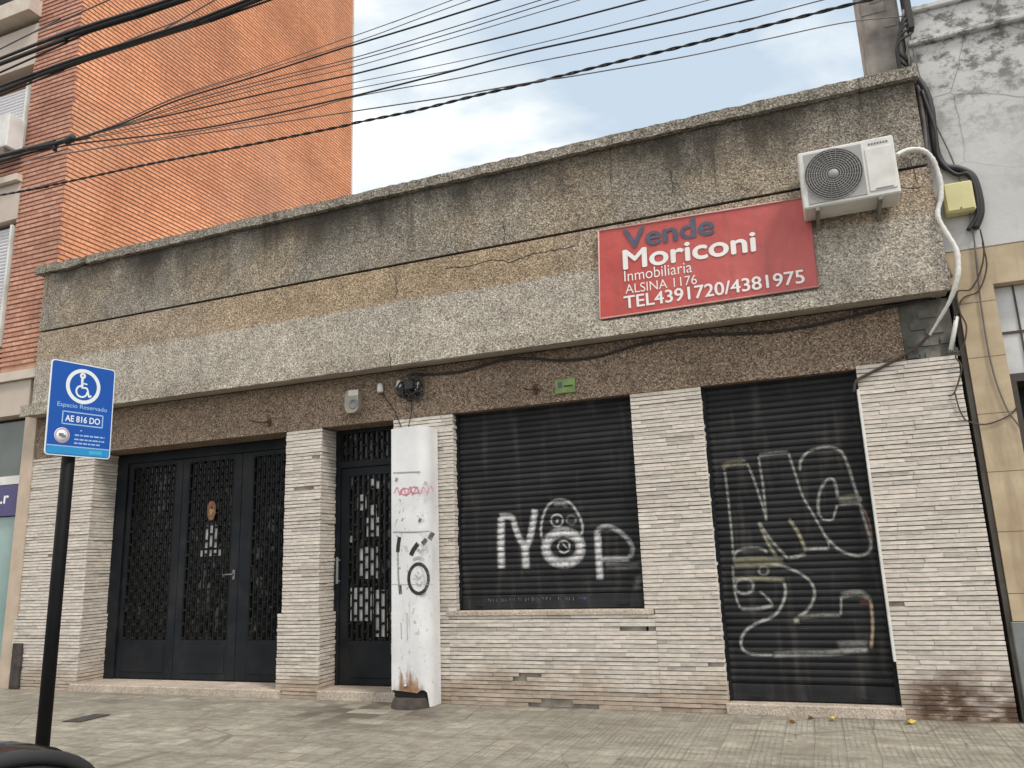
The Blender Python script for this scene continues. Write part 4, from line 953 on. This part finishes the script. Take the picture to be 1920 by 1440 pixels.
m = MB(); m.lathe((ax1-.45, -.2705, (a[2]+b[2])/2-.01), (0,-1,0), [(0,.002),(.15,.002),(.16,.008),(.17,0)], 28); m.build('fan_grille', M['grey_plastic'], ac2)
m = MB(); m.box(ax1-.66, ax1-.63, -.25, .03, a[2]-.12, a[2]-.082); m.box(ax1-.10, ax1-.07, -.25, .03, a[2]-.12, a[2]-.082); m.build('bracket', M['grey_plastic'], ac2)

# ------------------------------------------------------------------ right building
rb = thing('plaster_building', (3.5, 0, 0), 'mouldy white plaster building with beige stone pier at the right edge', 'building')
X0 = 1.235
ztop = P(1760,15,0)[2]; zm = P(1800,68,0)[2]
m = MB(); m.box(X0, 7, 0, 6, 3.69, ztop); m.build('upper_wall', M['plaster'], rb)
m = MB(); m.bbox(X0-.01, 7.05, -.05, .3, zm, zm+.05, .012); m.build('string_course', M['plaster'], rb)
m = MB(); m.bbox(X0-.01, 7.05, -.04, .35, ztop, ztop+.06, .012); m.build('parapet_cap', M['plaster'], rb)
def stonemat():
    m, nt, b = newmat('travertine_slabs'); n = noise(nt, 2.6, 6, pos(nt, (1,1,1.6)))
    c = ramp(nt, n, [(.3,(.36,.275,.175)), (.7,(.52,.42,.285))])
    z = xyz(nt)[2]; fz = math_(nt, 'FRACT', math_(nt, 'DIVIDE', z, .46)); c = mix(nt, math_(nt, 'MULTIPLY', mrange(nt, noise(nt, 1., 6, pos(nt, (6,2,.8)), .62), .5, .7), .5), c, (.20,.15,.10)); c = mix(nt, mrange(nt, math_(nt, 'MINIMUM', fz, math_(nt, 'SUBTRACT', 1., fz)), .012, .004), c, (.14,.10,.06))
    nt.links.new(c, b.inputs['Base Color']); b.inputs['Roughness'].default_value = .6; return m
M['travertine'] = stonemat()
m = MB(); m.box(X0+.01, 7, -.005, .5, 3.36, 3.685); m.build('stone_beam', M['travertine'], rb)
m = MB(); m.box(X0+.045, 1.545, -.015, .5, .72, 3.358); m.build('stone_pier', M['travertine'], rb)
m = MB(); m.box(X0+.005, X0+.04, .012, .5, 0, 3.358); m.build('joint', plain('grey_joint_filler', (.10,.09,.08), .9, var=.3), rb)
m = MB(); m.bbox(X0+.03, 1.60, -.03, .5, 0, .715, .006); m.build('plinth', plain('grey_plinth', (.17,.185,.185), .5, var=.15), rb)
m = MB(); m.box(1.547, 7, .12, .16, 2.62, 3.355); m.build('fascia_panel', plain('white_fascia_panel', (.55,.56,.57), .4), rb)
m = MB(); m.box(1.547, 7, .108, .119, 2.955, 2.975); m.build('panel_joint', M['brown_cable'], rb)
m = MB(); m.box(1.70, 1.712, .106, .119, 2.62, 3.355); m.box(2.9, 2.912, .106, .119, 2.62, 3.355); m.build('panel_joint', M['brown_cable'], rb)
m = MB(); m.box(1.548, 1.60, .06, .40, .717, 2.615); m.box(1.60, 7, .06, .40, 2.55, 2.615); m.build('door_frame', plain('dark_bronze_frame', (.05,.04,.032), .5), rb)
m = MB(); m.box(1.605, 7, .45, .5, 0, 2.615); m.build('shop_door', M['dark_void'], rb)
a = P(1631,140,.12); b = P(1697,140,.12)
m = MB(); m.bbox(a[0], max(b[0], 1.225), .12, .55, 4.6, 9.2, .02)
for k in range(26): z = 5.0+random.uniform(0, 4); x = random.uniform(a[0], 1.1); m.box(x, min(x+random.uniform(.06,.25), 1.22), .119-random.uniform(.003,.012), .2, z, z+random.uniform(.05,.22))
rp = tag(m.build('roof_pillar', M['old_pillar'], None, ((a[0]+b[0])/2, .33, 4.56)), 'brown mouldy masonry pillar rising behind the parapet at its right end', 'pillar')
a = P(1705,45,-.05); b = P(1700,0,-.05); m = MB(); m.bbox(a[0]-.02, a[0]+.035, -.08, .1, a[2]-.06, b[2]+.35, .01)
for k in range(4):
    z = a[2]-.02-.06*k; m.tube(spline([(a[0],-.06,z+.1),(a[0]-.07-.02*k,-.07,z),(a[0]-.12,-.02,z-.18-.03*k),(a[0]-.05,.02,z-.3)], 6), .012, 6)
tag(m.build('cable_clamp', M['black_cable'], None, (a[0], 0, a[2]-.06)), 'black cable clamp with short pigtails beside the roof pillar', 'clamp')

# ------------------------------------------------------------------ overhead cables
FG = 'overhead wires fanning out from the cable tie'; YC = -2.2
fan = [  # (points in photo, radius px, mat)
 ([(130,263),(210,236),(333,181),(480,132),(640,75),(668,66),(760,33),(853,-2)], .9, 'grey_cable', 'thin'),
 ([(130,263),(210,236),(333,183),(500,130),(668,78),(780,37),(887,-2)], .9, 'grey_cable', 'thin'),
 ([(100,270),(150,259),(230,231),(333,188),(480,143),(640,91),(668,83),(800,43),(945,-3)], 1.9, 'black_cable', 'thick'),
 ([(130,264),(240,230),(380,182),(520,144),(668,107),(840,54),(1020,-2)], 1.1, 'grey_cable', 'thin'),
 ([(130,264),(240,232),(380,187),(520,150),(668,113),(860,58),(1053,-2)], 1.1, 'grey_cable', 'thin'),
 ([(130,265),(250,232),(390,192),(520,158),(668,124),(880,62),(1093,-2)], .9, 'grey_cable', 'thin'),
 ([(60,279),(130,265),(233,236),(410,195),(520,170),(640,144),(668,138),(830,97),(1017,50),(1215,-2)], 1.8, 'black_cable', 'thick'),
 ([(130,266),(260,238),(420,205),(560,177),(668,154),(860,115),(1057,70),(1280,13),(1340,-3)], .9, 'grey_cable', 'thin'),
 ([(0,300),(130,272),(283,254),(400,237),(520,212),(640,185),(668,179),(830,138),(973,100),(1120,68),(1280,32),(1417,-2)], 2.0, 'black_cable', 'thick'),
 ([(130,267),(260,243),(420,216),(560,191),(668,166),(860,129),(960,103)], .9, 'grey_cable', 'short thin'),
 ([(0,312),(120,288),(283,262),(420,237),(560,210),(668,181),(840,150),(1000,117),(1150,88),(1280,62),(1420,32),(1550,-2)], 1.1, 'grey_cable', 'thin'),
]
ordn = ['first','second','third','fourth','fifth','sixth','seventh','eighth','ninth','tenth','eleventh']
for i, (px, r, mt, wd) in enumerate(fan):
    line(px, YC+.02*i, r*.72, 'overhead_wire', mt, f'{wd} fanned wire, {ordn[i]} from the top at the right edge of the orange wall', 'wire', FG, ext=(9 if px[0][0] < 70 else 0, 6 if px[-1][1] < 0 else 0))
line([(0,293),(50,280),(100,270),(135,260)], YC-.01, 3.4, 'overhead_wire', 'black_cable', 'thick black main cable coming in from the left edge to the cable tie', 'wire', FG, ext=(9, 0))
line([(0,303),(66,284),(130,264)], YC+.03, 1.8, 'overhead_wire', 'black_cable', 'thinner black cable just under the main cable left of the cable tie', 'wire', FG, ext=(9, 0))
c = P(131,262,YC); m = MB(); m.tube([(c[0]-.05,c[1],c[2]-.012),(c[0]+.05,c[1],c[2]+.016)], .035, 8); tag(m.build('cable_tie', M['black_cable'], None, c), 'dark wrapped tie where the overhead wires fan out', 'cable tie')
m = MB(); c2 = P(103,276,YC); m.tube([(c2[0],c2[1],c2[2]+.03),(c2[0]+.005,c2[1],c2[2]-.04)], .02, 8)
tag(m.build('cable_clip', M['black_cable'], None, c2), 'small black clip hanging on the main cable left of the tie', 'clip')
line([(0,311),(130,287),(333,257),(500,233),(640,212),(740,197),(840,182),(930,166),(1020,150),(1073,143),(1280,107),(1430,75),(1580,43),(1697,30)], [YC,YC,YC,YC,YC,YC,YC,YC,-1.95,-1.8,-1.3,-.9,-.45,-.06], 1.0, 'overhead_wire', 'grey_cable', 'thin pale wire that ends at the clamp by the roof pillar', 'wire', ext=(9, 0))
# twisted service cable
tp = [(0,366),(33,360),(130,340),(283,307),(460,273),(640,237),(668,230),(780,207),(890,180),(1020,150),(1150,118),(1280,87),(1480,37),(1600,7),(1645,-4)]
pts = [np.array(P(a, b, YC+.35)) for a, b in tp]; d0 = pts[0]-pts[1]; d1 = pts[-1]-pts[-2]
pts = [pts[0]+d0/np.linalg.norm(d0)*9]+pts+[pts[-1]+d1/np.linalg.norm(d1)*4]; sp_ = spline(pts, 60)
m = MB(); acc = 0; hel = [[], []]
for i, q in enumerate(sp_):
    if i: acc += np.linalg.norm(q-sp_[i-1])
    for s in (0, 1):
        an = acc/.26*2*math.pi+s*math.pi; hel[s].append((q[0], q[1]+.0065*math.cos(an), q[2]+.0065*math.sin(an)))
for hq in hel: m.tube(hq, .0068, 5)
tag(m.build('twisted_cable', M['black_cable'], None, tuple(pts[1])), 'black twisted service cable, lowest of the overhead lines across the orange wall', 'cable')
BG = 'heavy cables crossing the upper left corner'; YU = -2.9
heavy = [
 ([(0,110),(83,77),(160,50),(267,16),(340,-8)], 3.2, 'uppermost heavy cable across the upper left corner'),
 ([(0,120),(83,88),(160,57),(267,23),(350,-4)], 4.2, 'thickest cable of the upper heavy pair in the upper left corner'),
 ([(0,136),(83,99),(160,64),(267,30),(360,-2)], 2.0, 'thin lower strand of the upper heavy pair in the upper left corner'),
 ([(0,162),(67,137),(143,110),(267,71),(380,33),(470,-3)], 2.6, 'upper strand of the lower heavy bundle in the upper left corner'),
 ([(0,171),(67,144),(143,116),(267,76),(390,36),(490,-3)], 4.2, 'thickest black cable of the lower heavy bundle in the upper left corner'),
 ([(0,179),(67,152),(143,121),(267,80),(400,38),(515,-3)], 2.0, 'lowest strand of the lower heavy bundle, leaving the top edge farthest right'),
 ([(143,108),(200,92),(280,60),(340,36),(410,-4)], 1.2, 'thin grey strand rising between the two heavy cable bundles'),
 ([(0,92),(60,62),(150,24),(215,-5)], 1.4, 'thin wire above the upper heavy pair in the upper left corner')]
for i, (px, r, lb) in enumerate(heavy):
    line(px, YU+.02*i, r*.76, 'heavy_cable', 'grey_cable' if r < 1.5 else 'black_cable', lb, 'cable', BG, ext=(9 if px[0][0] == 0 else 0, 6))

# ------------------------------------------------------------------ parking sign
T = 5.0; cs_ = CAM+T*ray(152.796, 768.949); TH = 1.424; RO = .014; SW, SH = .330*T/4.4, .466*T/4.4
n0 = np.array([math.cos(TH), math.sin(TH), 0]); zz = np.array([0,0,1.]); nrm = np.cross(n0, zz)
ea = n0*math.cos(RO)+zz*math.sin(RO); eb = -n0*math.sin(RO)+zz*math.cos(RO)
hd = ray(137,862)[:2]; hd = hd/np.linalg.norm(hd); dist = np.linalg.norm(cs_[:2]-CAM[:2])
pxy = CAM[:2]+hd*(dist+.0)-nrm[:2]*.045
sg = thing('parking_sign', (pxy[0], pxy[1], 0), 'blue reserved disabled parking sign on a black pole at the left', 'sign')
m = MB(); m.tube([(pxy[0],pxy[1],0),(pxy[0],pxy[1],1.2),(pxy[0],pxy[1],cs_[2]+SH*.3)], .034, 20); m.lathe((pxy[0],pxy[1],0), (0,0,1), [(.08,0),(.075,.012),(.036,.016)], 20)
m.build('pole', plain('black_pole_paint', (.006,.006,.007), .6, var=.3, scale=9, spec=.15), sg)
def SP(u, v): return cs_+ea*(u-.5)*SW+eb*(.5-v)*SH        # u right, v down, 0..1
def rounded(inset, r, n=6):
    o = []; w2, h2 = SW/2-inset, SH/2-inset
    for cx, cy, a in ((w2-r, h2-r, 0), (-w2+r, h2-r, 90), (-w2+r, -h2+r, 180), (w2-r, -h2+r, 270)):
        for i in range(n+1): t = math.radians(a+90*i/n); o.append((cx+r*math.cos(t), cy+r*math.sin(t)))
    return o
def plate(name, prof_, e0, e1, mat, par):
    m = MB(); n = len(prof_); vs = [cs_+ea*a+eb*b+nrm*e for e in (e0, e1) for a, b in prof_]
    m.add(vs, [tuple(range(n)), tuple(range(n, 2*n))]+[(i, (i+1) % n, n+(i+1) % n, n+i) for i in range(n)]); m.fix = True; return m.build(name, mat, par)
pan = plate('panel', rounded(0, .02), -.004, .0, M['sign_white'], sg)
plate('blue_field', rounded(.006, .016), .0004, .0012, M['sign_blue'], pan)
O_ = SP(0, 1); sU = lambda u, v: (u*SW, (1-v)*SH)
def sst(mm, pts, wd, k=6, e=.0022): stroke(mm, [sU(*q) for q in pts], wd, O_, ea, eb, nrm, e, None, k)
def sq(mm, u0, v0, u1, v1, e=.0020): mm.add([SP(u0,v1)+nrm*e, SP(u1,v1)+nrm*e, SP(u1,v0)+nrm*e, SP(u0,v0)+nrm*e], [(0,1,2,3)])
m = MB(); sq(m, .022, .905, .978, .982); m.build('light_strip', M['sign_light_blue'], pan)
asp = SW/SH
cu, cv, cr_ = .50, .245, .240
m = MB(); sst(m, [(cu+cr_*math.cos(t*math.pi/20), cv+cr_*asp*math.sin(t*math.pi/20)) for t in range(41)], .021, 2); m.build('white_ring', M['sign_white'], pan)
m = MB()
sst(m, [(cu-.02+.03*math.cos(t*math.pi/5), cv-.115+.03*asp*math.sin(t*math.pi/5)) for t in range(11)], .012, 2)
sst(m, [(cu-.025,cv-.08),(cu-.02,cv+.015)], .014); sst(m, [(cu-.02,cv-.035),(cu+.055,cv-.03)], .008); sst(m, [(cu-.02,cv+.015),(cu+.06,cv+.018),(cu+.095,cv+.10),(cu+.13,cv+.088)], .010, 3)
sst(m, [(cu-.02+.085*math.cos(math.radians(t)), cv+.055+.085*asp*math.sin(math.radians(t))) for t in range(0,271,18)], .010, 2)
m.build('wheelchair_symbol', M['sign_white'], pan)
text_on('Espacio Reservado', SP(.13,.487), SP(.90,.487), .024, nrm, None, None, bold=.005, eps=.002).build('lettering', M['sign_grey_blue'], pan)
m = MB(); sst(m, [(.22,.535),(.84,.535)], .007); sst(m, [(.22,.665),(.84,.665)], .007); sst(m, [(.22,.535),(.22,.665)], .007); sst(m, [(.84,.535),(.84,.665)], .007); m.build('number_frame', M['sign_grey_blue'], pan)
text_on('AE 816 DO', SP(.26,.635), SP(.80,.635), .035, nrm, None, None, bold=.02, eps=.002).build('lettering', M['sign_white'], pan)
bu, bv = .235, .79
m = MB(); m.lathe(SP(bu,bv)+nrm*.0016, nrm, [(.043,0),(.043,.0004),(0,.0006)], 24); m.build('badge', M['sign_white'], pan)
m = MB(); sst(m, [(bu+.098*math.cos(t*math.pi/12), bv+.098*asp*math.sin(t*math.pi/12)) for t in range(25)], .006, 2, .0032); m.build('badge_ring', plain('pink_print', (.60,.30,.38), .5), pan)
m = MB(); sq(m, bu-.05, bv-.022, bu+.02, bv+.012, .0032); sq(m, bu-.01, bv-.005, bu+.055, bv+.022, .0034); m.build('badge_vehicle', M['grey_plastic'], pan)
m = MB()
for v in (.765, .810, .850):
    u = .42
    while u < .88-.06*(v > .84): l = random.uniform(.03, .09); sq(m, u, v, min(u+l, .89), v+.016); u += l+.014
sq(m, .50, .715, .53, .728); m.build('small_print', M['sign_grey_blue'], pan)
m = MB(); sq(m, .022, .893, .978, .904); m.build('white_line', M['sign_grey_blue'], pan)
m = MB(); sq(m, .66, .925, .86, .962, .0024); m.build('strip_logo', plain('cyan_print', (.06,.42,.66), .4), pan)

# ------------------------------------------------------------------ parked car (only its door mirror reaches into the picture)
CYS, CW = -6.62, 1.74; GZ = -.13
car = thing('parked_car', (-1.6, CYS-CW/2, GZ), 'black car at the kerb, only its rounded door mirror showing at the lower left', 'car')
yc = CYS-CW/2
def loft(secs, n, mat, name, par, cap=True):
    m = MB(); vs = []; fs = []
    for x, z0, z1, hw, hwt in secs:
        for k in range(n):
            t = 2*math.pi*k/n; cy = math.copysign(abs(math.cos(t))**.42, math.cos(t)); cz = math.copysign(abs(math.sin(t))**.5, math.sin(t)); q = (cz+1)/2
            vs.append((x, yc+cy*(hw*(1-q)+hwt*q), z0+(z1-z0)*q))
    for i in range(len(secs)-1):
        for k in range(n): k2 = (k+1) % n; fs.append((i*n+k, i*n+k2, (i+1)*n+k2, (i+1)*n+k))
    if cap: fs += [tuple(range(n)), tuple((len(secs)-1)*n+k for k in range(n))]
    m.add(vs, fs, smooth=True); m.fix = True; return m.build(name, mat, par)
G = GZ
loft([(-3.85,G+.38,G+.80,.70,.62),(-3.75,G+.28,G+1.0,.82,.74),(-3.2,G+.22,G+1.03,.87,.80),(-1.6,G+.20,G+1.02,.87,.80),(-.75,G+.20,G+1.0,.87,.80),(-.1,G+.22,G+.94,.86,.78),(.22,G+.28,G+.86,.80,.70),(.34,G+.36,G+.74,.68,.58)], 28, M['car_black'], 'body', car)
loft([(-3.72,G+.96,G+1.02,.74,.66),(-3.35,G+.96,G+1.46,.76,.60),(-2.6,G+.96,G+1.55,.77,.60),(-1.75,G+.96,G+1.53,.77,.60),(-1.05,G+.96,G+1.12,.76,.70),(-.9,G+.96,G+1.0,.74,.7)], 24, M['car_glass'], 'window_glass', car)
loft([(-3.40,G+1.43,G+1.475,.62,.55),(-2.6,G+1.52,G+1.57,.61,.54),(-1.75,G+1.50,G+1.55,.61,.54),(-1.62,G+1.45,G+1.50,.62,.56)], 20, M['car_black'], 'roof', car)
for x in (-3.1, -.42):
    for s in (-1, 1):
        y = yc+s*.80; m = MB(); m.lathe((x, y, G+.315), (0,s,0), [(.20,-.10),(.29,-.10),(.315,-.06),(.315,.05),(.29,.085),(.21,.088)], 32); wh = m.build('wheel', M['tyre'], car)
        m = MB(); m.lathe((x, y, G+.315), (0,s,0), [(.205,.06),(.20,.085),(.18,.07),(.06,.075),(.05,.09),(0,.092)], 24); m.build('rim', M['rim'], wh)
for s in (-1, 1):
    m = MB(); m.bbox(.16, .285, yc+s*.56-.13, yc+s*.56+.13, G+.62, G+.74, .03); m.build('headlight', M['lamp_glass'], car)
    m = MB(); m.bbox(-3.83, -3.72, yc+s*.58-.12, yc+s*.58+.12, G+.72, G+.88, .02); m.build('tail_light', M['lamp_red'], car)
m = MB(); m.bbox(-1.85, -1.70, CYS-.02, CYS+.015, G+.78, G+.81, .008); m.build('door_handle', M['car_black'], car)
# door mirror
mc_ = np.array([-.80, -6.505, 1.062])
def blob(name, c, rx, ry, rz, mat, par, e1=.8, e2=.75, n=28):
    m = MB(); vs = []; fs = []; R_ = 14
    sg_ = lambda v, e: math.copysign(abs(v)**e, v)
    for i in range(R_+1):
        a = -math.pi/2+math.pi*i/R_
        for k in range(n):
            t = 2*math.pi*k/n; vs.append((c[0]+rx*sg_(math.sin(a), e1), c[1]+ry*sg_(math.cos(a), e1)*sg_(math.cos(t), e2), c[2]+rz*sg_(math.cos(a), e1)*sg_(math.sin(t), e2)))
    for i in range(R_):
        for k in range(n): k2 = (k+1) % n; fs.append((i*n+k, i*n+k2, (i+1)*n+k2, (i+1)*n+k))
    m.add(vs, fs, smooth=True); m.fix = True; return m.build(name, mat, par)
dm = blob('door_mirror', mc_, .075, .155, .092, M['car_black'], car, .55, .85)
m = MB(); ell = lambda x, ry, rz: [(mc_[0]+x, mc_[1]+ry*math.copysign(abs(math.cos(t))**.85, math.cos(t)), mc_[2]+rz*math.copysign(abs(math.sin(t))**.85, math.sin(t))) for t in [2*math.pi*k/40 for k in range(41)]]
m.tube(ell(.060, .140, .080), .007, 8, cap=False); m.build('casing_rim', M['dark_plastic'], dm)
m = MB(); pts = ell(.0765, .112, .058); m.add(pts[:-1], [tuple(range(40))]); m.build('casing_inset', M['mirror_grey'], dm)
m = MB(); m.tube([(mc_[0]+.0, mc_[1]-.10, mc_[2]-.05), (mc_[0]+.01, mc_[1]-.20, mc_[2]-.09), (mc_[0]+.02, mc_[1]-.26, mc_[2]-.11)], .03, 10); m.build('mirror_arm', M['dark_plastic'], dm)

def ground_at(x, y): d = ray(x, y); return CAM+d*(-CAM[2]/d[2])
q = [ground_at(*p) for p in ((116,1354),(150,1355),(207,1341),(178,1340))]
m = MB(); m.add([(a[0],a[1],.004) for a in q]+[(a[0],a[1],.009) for a in q], [(0,1,2,3),(4,5,6,7),(0,1,5,4),(1,2,6,5),(2,3,7,6),(3,0,4,7)]); m.fix = True
tag(m.build('drain_cover', plain('dark_iron_cover', (.055,.05,.045), .85, var=.4, scale=20), None, (q[0][0], q[0][1], .004)), 'narrow dark iron drain cover in the pavement right of the sign pole', 'drain cover')
# ------------------------------------------------------------------ litter
def leaf(px, s, mat, label, rot):
    d = ray(*px); t = -CAM[2]/d[2]; q = CAM+d*t; m = MB(); vs = []; n = 9
    for k in range(n):
        a = 2*math.pi*k/n; r_ = s*(1 if k % 3 == 0 else .6)*(1.3 if k == 0 else 1); vs.append((q[0]+r_*math.cos(a+rot), q[1]+r_*math.sin(a+rot), .012+.012*math.sin(a*2+rot)+.008))
    vs.append((q[0], q[1], .006)); m.add(vs, [(k, (k+1) % n, n) for k in range(n)]); tag(m.build('fallen_leaf', mat, None, (q[0], q[1], .004)), label, 'leaf', 'fallen leaves on the pavement')
ly = plain('yellow_leaf', (.55,.42,.10), .7, var=.3, scale=30); lo = plain('orange_leaf', (.42,.20,.07), .7, var=.3, scale=30); lb_ = plain('brown_leaf', (.20,.12,.06), .8, var=.3, scale=30)
leaf((1705,1358), .045, ly, 'yellow leaf on the pavement at the right end of the shutter step', .3)
leaf((1487,1356), .038, lo, 'orange leaf on the pavement in front of the shutter step', 1.1)
leaf((1520,1350), .03, lb_, 'brown leaf just right of the orange leaf by the shutter step', 2.1)
leaf((1560,1352), .03, ly, 'small yellow leaf between the brown leaf and the right end of the step', .8)
leaf((1050,1137), .0, ly, 'x', .8) if False else None
